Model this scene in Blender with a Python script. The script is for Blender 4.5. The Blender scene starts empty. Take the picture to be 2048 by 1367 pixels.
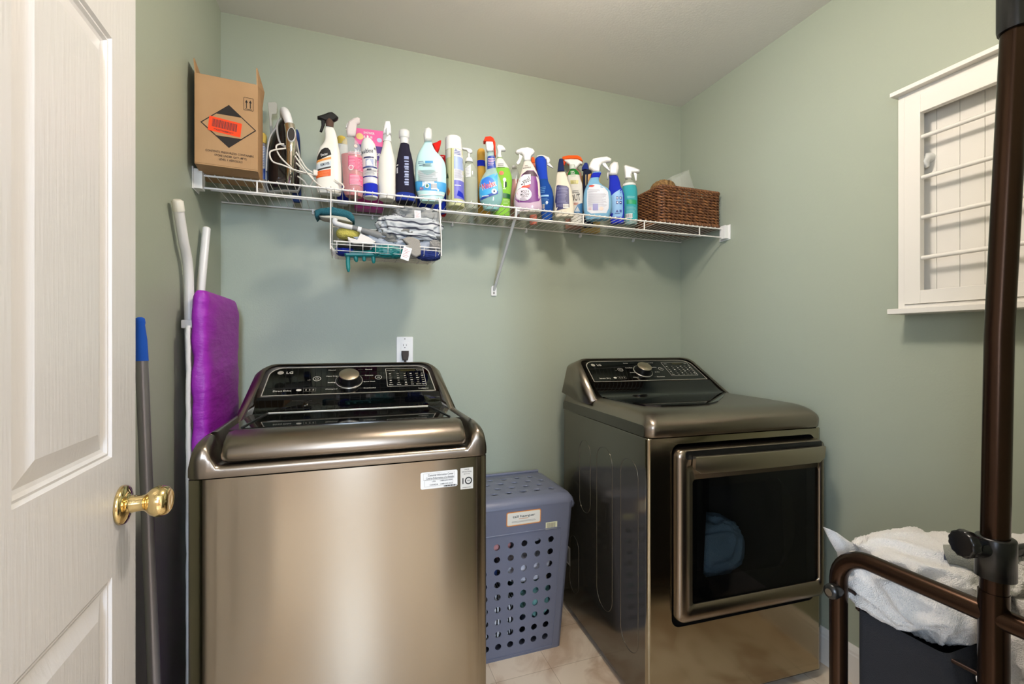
import bpy, math, random
from mathutils import Vector, noise, Matrix
R = math.radians
sc = bpy.context.scene
COL = sc.collection
# ------------------------------------------------------------------ camera, light, exposure
F, TH, H = 919.77, 0.33984, 1.1894          # focal length (px of a 2048 px frame), yaw, eye height
cd = bpy.data.cameras.new('camera'); cam = bpy.data.objects.new('camera', cd); COL.objects.link(cam)
cam.location = (0, 0, H); cam.rotation_euler = (R(90), 0, -TH)
cd.sensor_width = 36; cd.lens = F/2048*36; cd.clip_start = .02
sc.camera = cam
sc.view_settings.view_transform = 'Standard'; sc.view_settings.look = 'None'
sc.view_settings.exposure = 0.10; sc.view_settings.gamma = 1
sc.cycles.use_denoising = True; sc.cycles.max_bounces = 10; sc.cycles.transparent_max_bounces = 24
sc.cycles.caustics_reflective = False; sc.cycles.caustics_refractive = False
w = bpy.data.worlds.new('world'); sc.world = w; w.use_nodes = True
w.node_tree.nodes['Background'].inputs[0].default_value = (.75, .85, 1, 1)
w.node_tree.nodes['Background'].inputs[1].default_value = 0.25
def area(name, loc, rot, sx, sy, power, col, spread=180):
    l = bpy.data.lights.new(name, 'AREA'); l.shape = 'RECTANGLE'; l.size = sx; l.size_y = sy
    l.energy = power; l.color = col; l.spread = R(spread)
    o = bpy.data.objects.new(name, l); o.location = loc; o.rotation_euler = rot; COL.objects.link(o); return o
LAMP = (.60, .86)                            # ceiling lamp of the laundry room
area('hall_daylight', (.04, -2.25, 1.75), (R(90), 0, 0), .34, .95, 74, (.62, .78, 1.0))
area('hall_side_fill', (-1.28, -1.1, 1.5), (R(90), 0, R(-90)), 1.0, 1.2, 75, (.62, .78, 1.0))  # added cool fill to brighten the hall; no window is known there
area('hall_ceiling_fill', (-.1, -1.1, 2.42), (0, 0, 0), .5, .5, 9, (1, .93, .85))  # added warm fill to lighten the hall walls, not a known fixture
CEIL_E = 101.0
# ------------------------------------------------------------------ helpers
def at(px, py=683.5, X=None, Y=None, Z=None):
    u = (px-1024)/F; s, c = math.sin(TH), math.cos(TH)
    a, b, z = u*c+s, c-u*s, (683.5-py)/F
    d = X/a if X is not None else Y/b if Y is not None else (Z-H)/z
    return Vector((a*d, b*d, H+z*d))
def lin(c):
    c = c/255; return c/12.92 if c <= .04045 else ((c+.055)/1.055)**2.4
def rgb(r, g, b): return (lin(r), lin(g), lin(b), 1)
MATS = {}
def mat(name, col=(200,200,200), rough=.5, metal=0, alpha=1, bump=None, emis=None, coat=0, aniso=0, trans=0, spec=.5, var=None, sheen=0, arot=0):
    if name in MATS: return MATS[name]
    m = bpy.data.materials.new(name); m.use_nodes = True; nt = m.node_tree; p = nt.nodes['Principled BSDF']
    p.inputs['Base Color'].default_value = rgb(*col); p.inputs['Roughness'].default_value = rough
    p.inputs['Metallic'].default_value = metal; p.inputs['Alpha'].default_value = alpha
    p.inputs['Coat Weight'].default_value = coat; p.inputs['Coat Roughness'].default_value = .06
    p.inputs['Anisotropic'].default_value = aniso; p.inputs['Transmission Weight'].default_value = trans
    p.inputs['Specular IOR Level'].default_value = spec; p.inputs['Sheen Weight'].default_value = sheen
    p.inputs['Anisotropic Rotation'].default_value = arot
    if emis: p.inputs['Emission Color'].default_value = rgb(*emis[0]); p.inputs['Emission Strength'].default_value = emis[1]
    if var:                                   # (scale, second colour): mottling that belongs to the stuff itself
        tx = nt.nodes.new('ShaderNodeTexCoord'); n = nt.nodes.new('ShaderNodeTexNoise'); n.inputs['Scale'].default_value = var[0]
        n.inputs['Detail'].default_value = 6
        mx = nt.nodes.new('ShaderNodeMix'); mx.data_type = 'RGBA'
        rm = nt.nodes.new('ShaderNodeMapRange'); rm.inputs[1].default_value = .38; rm.inputs[2].default_value = .62
        nt.links.new(tx.outputs['Object'], n.inputs['Vector']); nt.links.new(n.outputs['Fac'], rm.inputs[0])
        nt.links.new(rm.outputs[0], mx.inputs[0]); mx.inputs[6].default_value = rgb(*col); mx.inputs[7].default_value = rgb(*var[1])
        nt.links.new(mx.outputs[2], p.inputs['Base Color'])
    if bump:                                  # (scale, distance[, stretch vector])
        tx = nt.nodes.new('ShaderNodeTexCoord'); mp = nt.nodes.new('ShaderNodeMapping')
        if len(bump) > 2: mp.inputs['Scale'].default_value = bump[2]
        n = nt.nodes.new('ShaderNodeTexNoise'); n.inputs['Scale'].default_value = bump[0]; n.inputs['Detail'].default_value = 5
        b = nt.nodes.new('ShaderNodeBump'); b.inputs['Distance'].default_value = bump[1]; b.inputs['Strength'].default_value = 1
        nt.links.new(tx.outputs['Object'], mp.inputs[0]); nt.links.new(mp.outputs[0], n.inputs['Vector'])
        nt.links.new(n.outputs['Fac'], b.inputs['Height']); nt.links.new(b.outputs[0], p.inputs['Normal'])
    MATS[name] = m; return m
def K(r, g, b, rough=.45):                    # plain printed or moulded colour
    return mat('colour_%d_%d_%d_%d' % (r, g, b, int(rough*100)), (r, g, b), rough)

class MB:
    def __init__(s): s.v = []; s.f = []; s.m = []; s.sm = []; s.mats = []
    def mi(s, m):
        if m not in s.mats: s.mats.append(m)
        return s.mats.index(m)
    def add(s, vs, fs, m, smooth=True):
        o = len(s.v); s.v += [tuple(p) for p in vs]; i = s.mi(m)
        for f in fs: s.f.append([o+k for k in f]); s.m.append(i); s.sm.append(smooth)
    def box(s, lo, hi, m, rot=None, piv=None):
        (a, b, c), (d, e, f) = lo, hi
        v = [Vector(p) for p in ((a,b,c),(d,b,c),(d,e,c),(a,e,c),(a,b,f),(d,b,f),(d,e,f),(a,e,f))]
        if rot is not None:
            pv = Vector(piv) if piv else Vector(((a+d)/2, (b+e)/2, (c+f)/2)); v = [rot @ (q-pv)+pv for q in v]
        s.add(v, [(0,3,2,1),(4,5,6,7),(0,1,5,4),(1,2,6,5),(2,3,7,6),(3,0,4,7)], m, False)
    def loft(s, rings, m, caps=(True, True), closed=True, smooth=True):
        n = len(rings[0]); v = [p for r in rings for p in r]; f = []
        for i in range(len(rings)-1):
            for j in range(n if closed else n-1):
                k = (j+1) % n; f.append((i*n+j, i*n+k, (i+1)*n+k, (i+1)*n+j))
        s.add(v, f, m, smooth)
        if caps[0]: s.add(rings[0], [tuple(range(n))[::-1]], m, False)
        if caps[1]: s.add(rings[-1], [tuple(range(n))], m, False)
    def tube(s, pts, r, m, n=10, caps=True):
        pts = [Vector(p) for p in pts]; rings = []; prev = None
        for i, p in enumerate(pts):
            t = (pts[min(i+1, len(pts)-1)]-pts[max(i-1, 0)]).normalized()
            if prev is None: a = t.orthogonal().normalized()
            else:
                a = prev-t*prev.dot(t); a = a.normalized() if a.length > 1e-6 else t.orthogonal().normalized()
            prev = a; b = t.cross(a); rr = r[i] if isinstance(r, (list, tuple)) else r
            rings.append([p+(a*math.cos(2*math.pi*k/n)+b*math.sin(2*math.pi*k/n))*rr for k in range(n)])
        s.loft(rings, m, (caps, caps))
    def lathe(s, prof, m, org=(0,0,0), axis='Z', n=28, caps=(True, True)):
        o = Vector(org); rings = []
        for (r, h) in prof:
            rg = []
            for k in range(n):
                a = 2*math.pi*k/n; x, y = r*math.cos(a), r*math.sin(a)
                rg.append(o+Vector({'Z': (x, y, h), 'Y': (x, h, y), 'X': (h, x, y)}[axis]))
            rings.append(rg)
        s.loft(rings, m, caps)
    def slab(s, pts, y0, y1, m, bev=.003, fn=None):   # outline in (x,z), thickness along y, softened rims
        if sum(pts[i][0]*pts[(i+1) % len(pts)][1]-pts[(i+1) % len(pts)][0]*pts[i][1] for i in range(len(pts))) < 0: pts = pts[::-1]
        def inset(d):
            o = []; n = len(pts)
            for i in range(n):
                a, b, c = [Vector(pts[(i+k) % n]) for k in (-1, 0, 1)]
                t1 = (b-a).normalized(); t2 = (c-b).normalized(); nn = Vector((-(t1+t2).y, (t1+t2).x))
                nn = nn.normalized() if nn.length > 1e-6 else Vector((0, 0)); o.append(b+nn*d)
            return o
        g = (y1-y0)*.5; bv = min(bev, g*.95)
        rings = []
        for d, y in ((bev, y0), (bev*.3, y0+bv*.3), (0, y0+bv), (0, y1-bv), (bev*.3, y1-bv*.3), (bev, y1)):
            rings.append([Vector((p[0], y, p[1])) for p in inset(d)])
        if fn: rings = [[fn(p) for p in r] for r in rings]
        s.loft(rings, m)
    def build(s, name, parent=None, bevel=0, subd=0, loc=None, auto=None, solid=0):
        me = bpy.data.meshes.new(name); me.from_pydata(s.v, [], s.f)
        for m in s.mats: me.materials.append(m)
        me.polygons.foreach_set('material_index', s.m); me.polygons.foreach_set('use_smooth', s.sm)
        me.update(); o = bpy.data.objects.new(name, me); COL.objects.link(o)
        if parent: o.parent = parent
        if loc: o.location = loc
        if solid: q = o.modifiers.new('s', 'SOLIDIFY'); q.thickness = solid; q.offset = -1
        if bevel: q = o.modifiers.new('b', 'BEVEL'); q.width = bevel; q.segments = 3; q.limit_method = 'ANGLE'; q.angle_limit = R(40)
        if subd: q = o.modifiers.new('d', 'SUBSURF'); q.levels = subd; q.render_levels = subd
        return o
def tag(o, label, cat, group=None, kind=None):
    if label: o['label'] = label
    if cat: o['category'] = cat
    if group: o['group'] = group
    if kind: o['kind'] = kind
    return o
def struct(o): o['kind'] = 'structure'; return o
def thing(name, label, cat, loc=(0,0,0), rz=0, group=None, rot=None):
    o = bpy.data.objects.new(name, None); COL.objects.link(o); o.location = loc; o.empty_display_size = .05
    o.rotation_euler = rot if rot else (0, 0, rz); return tag(o, label, cat, group)
def smooth_path(pts, n=6):
    pts = [Vector(p) for p in pts]; out = []
    for i in range(len(pts)-1):
        p0, p1, p2, p3 = pts[max(i-1, 0)], pts[i], pts[i+1], pts[min(i+2, len(pts)-1)]
        for k in range(n):
            t = k/n; out.append(.5*((2*p1)+(p2-p0)*t+(2*p0-5*p1+4*p2-p3)*t*t+(3*p1-p0-3*p2+p3)*t**3))
    return out+[pts[-1]]
def rrect(x0, x1, z0, z1, r, n=5, rs=None):      # rounded rectangle outline, ccw from lower right
    rs = rs or (r, r, r, r); o = []               # corner radii: BR, TR, TL, BL
    for (cx, cz, a0, q) in ((x1, z0, -90, rs[0]), (x1, z1, 0, rs[1]), (x0, z1, 90, rs[2]), (x0, z0, 180, rs[3])):
        sx = -1 if cx == x1 else 1; sz = 1 if cz == z0 else -1
        for k in range(n+1):
            a = R(a0+90*k/n); o.append((cx+sx*q+q*math.cos(a), cz+sz*q+q*math.sin(a)))
    return o
TC = {}
def text2d(s):
    if s not in TC:
        c = bpy.data.curves.new('t', 'FONT'); c.body = s; c.size = 1; c.resolution_u = 2; c.align_x = 'CENTER'; c.offset = .012
        o = bpy.data.objects.new('t', c); me = o.to_mesh()
        TC[s] = ([(v.co.x, v.co.y) for v in me.vertices], [tuple(p.vertices) for p in me.polygons])
        o.to_mesh_clear(); bpy.data.objects.remove(o); bpy.data.curves.remove(c)
    return TC[s]
def put_text(mb, s, fn, x, z, h, m, ang=0, width=None):   # fn maps (x,z) on the surface to 3D; h = capital height
    v, f = text2d(s); k = h/.70; kx = k
    if width:
        xs = [p[0] for p in v]; kx = width/(max(xs)-min(xs))
    ca, sa = math.cos(ang), math.sin(ang)
    mb.add([fn(x+(p[0]*kx)*ca-(p[1]*k-h/2)*sa, z+(p[0]*kx)*sa+(p[1]*k-h/2)*ca) for p in v], f, m, False)
def put_rect(mb, fn, x0, x1, z0, z1, m, nx=6, nz=2):
    v = [fn(x0+(x1-x0)*i/nx, z0+(z1-z0)*j/nz) for j in range(nz+1) for i in range(nx+1)]
    mb.add(v, [(j*(nx+1)+i, j*(nx+1)+i+1, (j+1)*(nx+1)+i+1, (j+1)*(nx+1)+i) for j in range(nz) for i in range(nx)], m)
def put_frame(mb, fn, x0, x1, z0, z1, r, wd, m, n=5):
    a = rrect(x0, x1, z0, z1, r, n); b = rrect(x0+wd, x1-wd, z0+wd, z1-wd, max(r-wd, 1e-4), n); k = len(a)
    mb.add([fn(*p) for p in a+b], [(i, (i+1) % k, k+(i+1) % k, k+i) for i in range(k)], m, False)
def put_poly(mb, fn, pts, m): mb.add([fn(*p) for p in pts], [tuple(range(len(pts)))], m, False)
def ell(cx, cz, rx, rz, n=24): return [(cx+rx*math.cos(2*math.pi*i/n), cz+rz*math.sin(2*math.pi*i/n)) for i in range(n)]
def put_ring(mb, fn, cx, cz, r, wd, m, n=28):
    a = ell(cx, cz, r, r, n); b = ell(cx, cz, r-wd, r-wd, n)
    mb.add([fn(*p) for p in a+b], [(i, (i+1) % n, n+(i+1) % n, n+i) for i in range(n)], m, False)
rnd = random.Random(7)
def crumple(name, lo, hi, m, seed=0, amp=.22, freq=2.2, parent=None, res=40, fold=1.0, sq=.7, rot=0):
    """a crumpled piece of cloth: a rounded lump with ridged folds"""
    c = [(a+b)/2 for a, b in zip(lo, hi)]; h = [(b-a)/2 for a, b in zip(lo, hi)]; mb = MB(); rings = []
    mm = [m] if not isinstance(m, (list, tuple)) else m
    n = res*2; V = []
    for i in range(res+1):
        th = math.pi*i/res
        for j in range(n):
            ph = 2*math.pi*j/n; d = Vector((math.sin(th)*math.cos(ph), math.sin(th)*math.sin(ph), math.cos(th)))
            q = Vector([math.copysign(abs(t)**sq, t) for t in d])
            k = d*freq+Vector((seed*3.1, seed*1.7, seed*.9))
            k = k+noise.noise_vector(k*.7)*.9
            r = 1+amp*((1-2*abs(noise.noise(k*1.3)))*fold-.45)+amp*.22*(1-2*abs(noise.noise(k*3.1)))
            p = Vector((q.x*h[0], q.y*h[1], q.z*h[2]))*r*.93
            p.rotate(Matrix.Rotation(rot, 3, 'Z')); V.append(Vector(c)+p)
    F_ = [(i*n+j, i*n+(j+1) % n, (i+1)*n+(j+1) % n, (i+1)*n+j) for i in range(res) for j in range(n)]
    mb.add(V, F_, mm[0]); mb.f = [f[::-1] for f in mb.f]
    return mb.build(name, parent)
# ------------------------------------------------------------------ materials
WALL = mat('sage_wall_paint', (163, 171, 154), .48, bump=(160, .0003))
CEIL = mat('ceiling_paint', (224, 221, 215), .8, bump=(120, .0005))
TRIM = mat('white_trim_paint', (226, 224, 220), .35)
WHITE = mat('white_plastic', (232, 231, 228), .35)
CREAM = mat('creamy_white_plastic', (226, 222, 210), .35)
WIRE = mat('white_coated_wire', (228, 224, 218), .3)
BLACK = mat('black_plastic', (14, 14, 14), .3)
STEEL = mat('dark_brushed_steel', (164, 154, 138), .2, metal=1, aniso=.9, arot=.25)
TRIMM = mat('warm_grey_metallic_trim', (143, 133, 121), .3, metal=1)
SIDE = mat('dark_glossy_painted_steel', (112, 106, 94), .14, metal=.85)
GLOSSB = mat('black_glass', (5, 5, 5), .035, spec=.6)
SILV = mat('silver_print', (196, 190, 176), .3, metal=.5)
PRINT = mat('pale_print', (200, 196, 184), .5)
GREYP = mat('grey_print', (120, 116, 106), .5)
# ------------------------------------------------------------------ room shell
D, XL, XR, CH, YF = 2.012, -.46, 1.665, 2.44, .16
mb = MB(); mb.box((XL-.1, D, 0), (XR+.1, D+.1, CH), WALL); struct(mb.build('wall_back'))
mb = MB(); mb.box((XL-.1, YF-.1, 0), (XL, D, CH), WALL); struct(mb.build('wall_left'))
mb = MB(); mb.box((XR, YF-.1, 0), (XR+.1, D, CH), WALL); struct(mb.build('wall_right'))
def floor_mat():
    m = mat('cream_marble_vinyl_tile', (222, 205, 182), .28); nt = m.node_tree; p = nt.nodes['Principled BSDF']
    tx = nt.nodes.new('ShaderNodeTexCoord'); mp = nt.nodes.new('ShaderNodeMapping'); nt.links.new(tx.outputs['Object'], mp.inputs[0])
    mp.inputs['Location'].default_value = (-.0615, -.0565, 0)
    br = nt.nodes.new('ShaderNodeTexBrick'); br.offset = 0; br.inputs['Scale'].default_value = 1
    br.inputs['Brick Width'].default_value = .211; br.inputs['Row Height'].default_value = .211; br.inputs['Mortar Size'].default_value = .0011
    br.inputs['Mortar Smooth'].default_value = .3
    br.inputs['Color1'].default_value = (1, 1, 1, 1); br.inputs['Color2'].default_value = (.93, .93, .93, 1); br.inputs['Mortar'].default_value = (.6, .55, .5, 1)
    nt.links.new(mp.outputs[0], br.inputs['Vector'])
    n = nt.nodes.new('ShaderNodeTexNoise'); n.inputs['Scale'].default_value = 5; n.inputs['Detail'].default_value = 8; n.inputs['Distortion'].default_value = 1.6
    nt.links.new(tx.outputs['Object'], n.inputs['Vector'])
    cr = nt.nodes.new('ShaderNodeValToRGB'); cr.color_ramp.elements[0].position = .36; cr.color_ramp.elements[0].color = rgb(196, 172, 146)
    cr.color_ramp.elements[1].position = .55; cr.color_ramp.elements[1].color = rgb(226, 210, 188)
    nt.links.new(n.outputs['Fac'], cr.inputs[0])
    mx = nt.nodes.new('ShaderNodeMix'); mx.data_type = 'RGBA'; mx.blend_type = 'MULTIPLY'; mx.inputs[0].default_value = 1
    nt.links.new(cr.outputs[0], mx.inputs[6]); nt.links.new(br.outputs['Color'], mx.inputs[7]); nt.links.new(mx.outputs[2], p.inputs['Base Color'])
    return m
FLOOR = floor_mat()
mb = MB(); mb.box((-1.4, -2.4, -.05), (XR+.1, D+.1, 0), FLOOR); struct(mb.build('floor'))
mb = MB(); mb.box((-1.4, -2.4, CH), (XR+.1, D+.1, CH+.05), CEIL); struct(mb.build('ceiling'))
DX0, DX1, DH = -.36, .47, 2.06          # doorway the photographer stands in
mb = MB(); mb.box((XL, YF-.1, 0), (DX0, YF, CH), WALL); mb.box((DX1, YF-.1, 0), (XR, YF, CH), WALL); mb.box((DX0, YF-.1, DH), (DX1, YF, CH), WALL)
struct(mb.build('wall_front'))
HALL = mat('hall_wall_paint', (196, 172, 152), .6)
mb = MB(); mb.box((-1.4, -2.4, 0), (-1.3, YF-.1, CH), HALL); struct(mb.build('wall_hall_left'))
mb = MB(); mb.box((1.1, -2.4, 0), (1.2, YF-.1, CH), HALL); struct(mb.build('wall_hall_right'))
mb = MB(); mb.box((-1.3, -2.4, 0), (1.1, -2.3, CH), HALL); struct(mb.build('wall_hall_end'))
mb = MB()
for (a, b) in (((DX0-.0, YF-.1, 0), (DX0+.018, YF, DH)), ((DX1-.018, YF-.1, 0), (DX1, YF, DH)), ((DX0, YF-.1, DH-.018), (DX1, YF, DH)),
               ((DX0-.055, YF, 0), (DX0+.008, YF+.014, DH+.05)), ((DX1-.008, YF, 0), (DX1+.055, YF+.014, DH+.05)), ((DX0+.008, YF, DH-.008), (DX1-.008, YF+.014, DH+.05))):
    mb.box(a, b, TRIM)
struct(mb.build('trim_1', bevel=.002))
def baseboard(name, pts, L, ax):     # profile (thickness, z) run along a wall
    prof = [(0, 0), (.013, 0), (.013, .098), (.011, .103), (.011, .112), (.007, .122), (.004, .13), (0, .13)]
    mb = MB(); rings = []
    for t in L:
        rings.append([Vector((pts+p*ax[1], t, z)) if ax[0] == 'x' else Vector((t, pts+p*ax[1], z)) for p, z in prof])
    mb.loft(rings, TRIM, smooth=False); return struct(mb.build(name))
baseboard('baseboard_back', D, (XL, XR), ('y', -1)); baseboard('baseboard_right', XR, (YF, D), ('x', -1)); baseboard('baseboard_left', XL, (YF, D), ('x', 1))
# ceiling lamp
lamp = thing('ceiling_light', 'round frosted globe ceiling light in the middle of the laundry ceiling', 'ceiling light', (LAMP[0], LAMP[1], CH))
mb = MB(); mb.lathe([(.06, 0), (.06, -.015), (.012, -.02), (.012, -.06), (.07, -.065)], mat('brushed_nickel', (180, 175, 165), .3, metal=1)); mb.build('lamp_base', lamp)
mb = MB(); mb.lathe([(.07, -.066), (.10, -.085), (.11, -.115), (.10, -.15), (.075, -.175), (.04, -.19), (.004, -.194)], mat('lit_frosted_glass', (255, 240, 215), .4, emis=((255, 242, 229), CEIL_E)))
mb.build('lamp_shade', lamp)
# ------------------------------------------------------------------ panelled door, standing open at the left
DOORM = mat('white_door_paint', (222, 219, 216), .32, bump=(9, .0006, (14, 14, 1.1)))
def make_door():
    W, T, HT = .81, .035, 2.03
    root = thing('door_1', None, None, (-.3715, 1.030, .008), R(2.1)); struct(root)   # latch edge at the origin, leaf runs towards -y
    mb = MB()
    ys = [(.098, .355), (.455, .712)]; zs = [(.22, .795), (.992, 1.68), (1.775, 1.935)]
    prof = [(0, 0), (.004, -.0045), (.008, -.0035), (.012, -.0075), (.017, -.0095), (.046, -.001)]
    yc = sorted([0, W]+[a for q in ys for a in q]); zc = sorted([0, HT]+[a for q in zs for a in q])
    for X0, sg in ((0, 1), (-T, -1)):
        for i in range(len(yc)-1):
            for j in range(len(zc)-1):
                y0, y1, z0, z1 = yc[i], yc[i+1], zc[j], zc[j+1]
                if (y0, y1) in ys and (z0, z1) in zs:
                    rings = [[Vector((X0+sg*d, -a, z)) for a, z in ((y0+o, z0+o), (y1-o, z0+o), (y1-o, z1-o), (y0+o, z1-o))] for o, d in prof]
                    if sg < 0: rings = [r[::-1] for r in rings]
                    rings = [r[::-1] for r in rings]
                    mb.loft(rings, DOORM, (False, True), smooth=False)
                else:
                    v = [Vector((X0, -a, z)) for a, z in ((y0, z0), (y1, z0), (y1, z1), (y0, z1))]
                    mb.add(v, [(3, 2, 1, 0) if sg > 0 else (0, 1, 2, 3)], DOORM, False)
    v = [(0, 0, 0), (-T, 0, 0), (-T, -W, 0), (0, -W, 0), (0, 0, HT), (-T, 0, HT), (-T, -W, HT), (0, -W, HT)]
    mb.add(v, [(0, 1, 5, 4), (1, 2, 6, 5), (2, 3, 7, 6), (3, 0, 4, 7)][0:1]+[(2, 3, 7, 6), (0, 3, 2, 1), (4, 5, 6, 7)], DOORM, False)
    mb.build('door_leaf', root)
    BR = mat('polished_brass', (232, 208, 150), .07, metal=1)
    mb = MB(); o = (0, -.063, .902)
    mb.lathe([(.0, .0), (.033, .0), (.0335, .004), (.031, .008), (.022, .011), (.014, .014), (.0140, .018)], BR, o, 'X'); r = mb.build('rosette', root)
    mb = MB(); mb.lathe([(.0140, .012), (.0150, .016), (.0142, .02), (.0135, .03), (.0140, .034), (.0175, .038), (.0235, .044), (.0268, .052), (.0265, .060), (.0235, .067), (.017, .0715), (.0155, .0705), (.008, .0712), (0.001, .0714)], BR, o, 'X', 36)
    mb.build('door_knob', root)['label'] = 'polished brass knob'
    mb = MB(); mb.box((-.028, -.0005, .872), (-.007, .0012, .930), BR); mb.build('latch_plate', root)
    for z in (.2, 1.0, 1.8):
        mb = MB(); mb.tube([(0.004, -W-.002, z-.045), (0.004, -W-.002, z+.045)], .006, BR); mb.build('hinge', root)
make_door()
# ------------------------------------------------------------------ control console shared by washer and dryer (local frame: x across, y back, z up)
def console(par, cx, yb, w_out, w_in, logo, lines, yback, washer):
    """slanted console; (yb,.985) is the foot of the front"""
    z0 = .962; P0 = Vector((0, yb-.004, z0)); P1 = Vector((0, yb+.235, 1.115))
    axis = (P1-P0).normalized(); L = (P1-P0).length; nrm = Vector((0, -axis.z, axis.y))
    def on(x, t, o=0): return P0+axis*t+nrm*o+Vector((cx+x, 0, 0))
    w = w_out/2
    def outline(dx, top, rad, lowtaper=0):        # open-bottom shape as closed loop
        pts = []; n = 7
        pts.append((dx+.012, 0.0))
        for k in range(n+1):
            a = R(90*k/n); pts.append((dx-.012-rad+rad*math.cos(a), top-rad+rad*math.sin(a)))
        l = [(-x, t) for x, t in pts[::-1]]
        return pts+l
    rim = outline(w-.012, L+.004, .055); face = outline(w-.034, L-.006, .045); rim2 = outline(w, L+.016, .06)
    mb = MB()
    fr = [on(x, t, 0) for x, t in face]; a1 = [on(x, t, .001) for x, t in outline(w-.022, L-.001, .05)]; a2 = [on(x, t, -.006) for x, t in rim]
    a3 = [on(x, t, -.022) for x, t in rim2]
    def back(y, sh=0): return [Vector((p.x, y, max(z0, p.z-sh))) for p in a3]
    mid = []
    for p in a3: mid.append(Vector((p.x, min(yback-.03, max(p.y+.05, yback-.16)), p.z)))
    mb.loft([fr, a1, a2, a3, mid, back(yback, .006)], TRIMM, (False, True))
    b = mb.build('console', par)
    mb = MB()
    wi = w_in/2; ts = .05
    # glossy black lower strip (concave) and control panel glass
    prof = [(-.006, .012), (.006, .006), (.03, .0008), (.06, -.001), (.09, .0005), (.104, .0015)]
    mb.loft([[on(x, t, o+.0005) for t, o in prof] for x in (-wi-.014, wi+.014)], GLOSSB, (False, False), closed=False)
    pl = []; n = 8; rr = .045; top = L-.026
    pl.append((wi+.004, .109))
    for k in range(n+1):
        a = R(90*k/n); pl.append((wi-rr-.004+rr*math.cos(a), top-rr+rr*math.sin(a)))
    pl = pl+[(-x, t) for x, t in pl[::-1]]
    fo = lambda e: (lambda x, t: on(x, t, .0012+e))
    put_poly(mb, fo(.0005), pl, GLOSSB)
    g = mb.build('panel_glass', b)
    mb = MB(); f1 = fo(.0012); k = len(pl)
    inn = [(x*(1-.003/abs(x)) if x else x, t-(.003 if t > .13 else -.003)) for x, t in pl]
    mb.add([f1(*p) for p in pl+inn], [(i, (i+1) % k, k+(i+1) % k, k+i) for i in range(k)], SILV, False)
    T = top-.109; Z = lambda q: .109+T*q; W2 = wi*2; Xq = lambda q: -wi+W2*q
    put_poly(mb, f1, ell(Xq(.073), Z(.81), .0095, .0095), SILV); put_text(mb, 'LG', f1, Xq(.125), Z(.81), .0125, PRINT)
    put_ring(mb, f1, Xq(.285), Z(.56), .0125, .0015, PRINT); put_ring(mb, f1, Xq(.285), Z(.56), .005, .001, PRINT); put_rect(mb, fo(.0015), Xq(.285)-.0006, Xq(.285)+.0006, Z(.56)+.001, Z(.56)+.006, PRINT, 1, 1)
    put_ring(mb, f1, Xq(.655), Z(.56), .0115, .0013, PRINT); put_text(mb, '>II', f1, Xq(.655), Z(.56), .006, PRINT)
    put_text(mb, 'Direct Drive' if washer else 'Sensor Dry', f1, Xq(.10), Z(.16), .0075, PRINT, width=.052)
    put_poly(mb, f1, ell(Xq(.19), Z(.17), .008, .0055), PRINT)
    put_frame(mb, f1, Xq(.215), Xq(.285), Z(.11), Z(.23), .001, .0007, GREYP)
    for q in (.23, .25, .27): put_rect(mb, f1, Xq(q)-.002, Xq(q)+.002, Z(.14), Z(.2), GREYP, 1, 1)
    put_text(mb, 'wifi', f1, Xq(.24), Z(.52), .005, GREYP)
    lt, rt = lines
    for i, s in enumerate(lt): put_text(mb, s, f1, Xq(.375)-.002, Z(.88-.235*i), .0052, PRINT); put_rect(mb, f1, Xq(.415), Xq(.455-.01*(i % 2)), Z(.88-.235*i)-.0003, Z(.88-.235*i)+.0003, GREYP, 1, 1)
    for i, s in enumerate(rt): put_text(mb, s, f1, Xq(.597), Z(.88-.235*i), .0052, PRINT); put_rect(mb, f1, Xq(.53), Xq(.563), Z(.88-.235*i)-.0003, Z(.88-.235*i)+.0003, GREYP, 1, 1)
    put_frame(mb, f1, Xq(.705), Xq(.955), Z(.2), Z(.90), .003, .0012, PRINT)
    for i, q in enumerate((.73, .78, .825, .865, .905, .94)):
        for j in range(5):
            wd = .006+.004*rnd.random()
            put_rect(mb, f1, Xq(q)-wd/2, Xq(q)+wd/2, Z(.67-.085*j), Z(.695-.085*j), GREYP if (i+j) % 3 else PRINT, 1, 1)
        put_text(mb, ('Menu', 'Temp.', 'Spin', 'Soil', 'Special', 'Signal')[i] if washer else ('Menu', 'Dry', 'Temp.', 'Time', 'More', 'Signal')[i], f1, Xq(q), Z(.27), .0042, PRINT)
    put_rect(mb, f1, Xq(.80), Xq(.90), Z(.78), Z(.85), mat('dim_display', (52, 48, 26), .2), 1, 1)
    put_text(mb, 'TurboWash' if washer else 'Steam', f1, Xq(.738), Z(.82), .004, PRINT); put_text(mb, 'Tub Clean' if washer else 'Lock', f1, Xq(.93), Z(.82), .004, PRINT)
    if washer: put_text(mb, 'TrueBalance', f1, Xq(.93), Z(.10), .0048, PRINT)
    mb.build('panel_print', g)
    mb = MB(); cxk, tk = Xq(.475), Z(.46)
    A_ = Matrix((Vector((1, 0, 0)), axis, nrm)).transposed()
    def dial(prof, m, n=36):
        return [[on(cxk, tk)+A_ @ Vector((r*math.cos(2*math.pi*i/n), r*math.sin(2*math.pi*i/n), h)) for i in range(n)] for r, h in prof]
    mb.loft(dial([(.0425, .002), (.0425, .004), (.039, .005)], 0), BLACK); mb.loft(dial([(.0435, .0015), (.0435, .0035), (.0422, .0042)], 0), SILV)
    mb.loft(dial([(.034, .004), (.0325, .026), (.0318, .028)], 0), BLACK); dk = mb.build('dial', b)
    mb = MB(); mb.loft(dial([(.0320, .026), (.0320, .0295), (.0308, .0308), (.001, .031)], 0), mat('champagne_dial_cap', (176, 163, 140), .35, metal=.9)); mb.build('dial_cap', dk)
    return b
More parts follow.
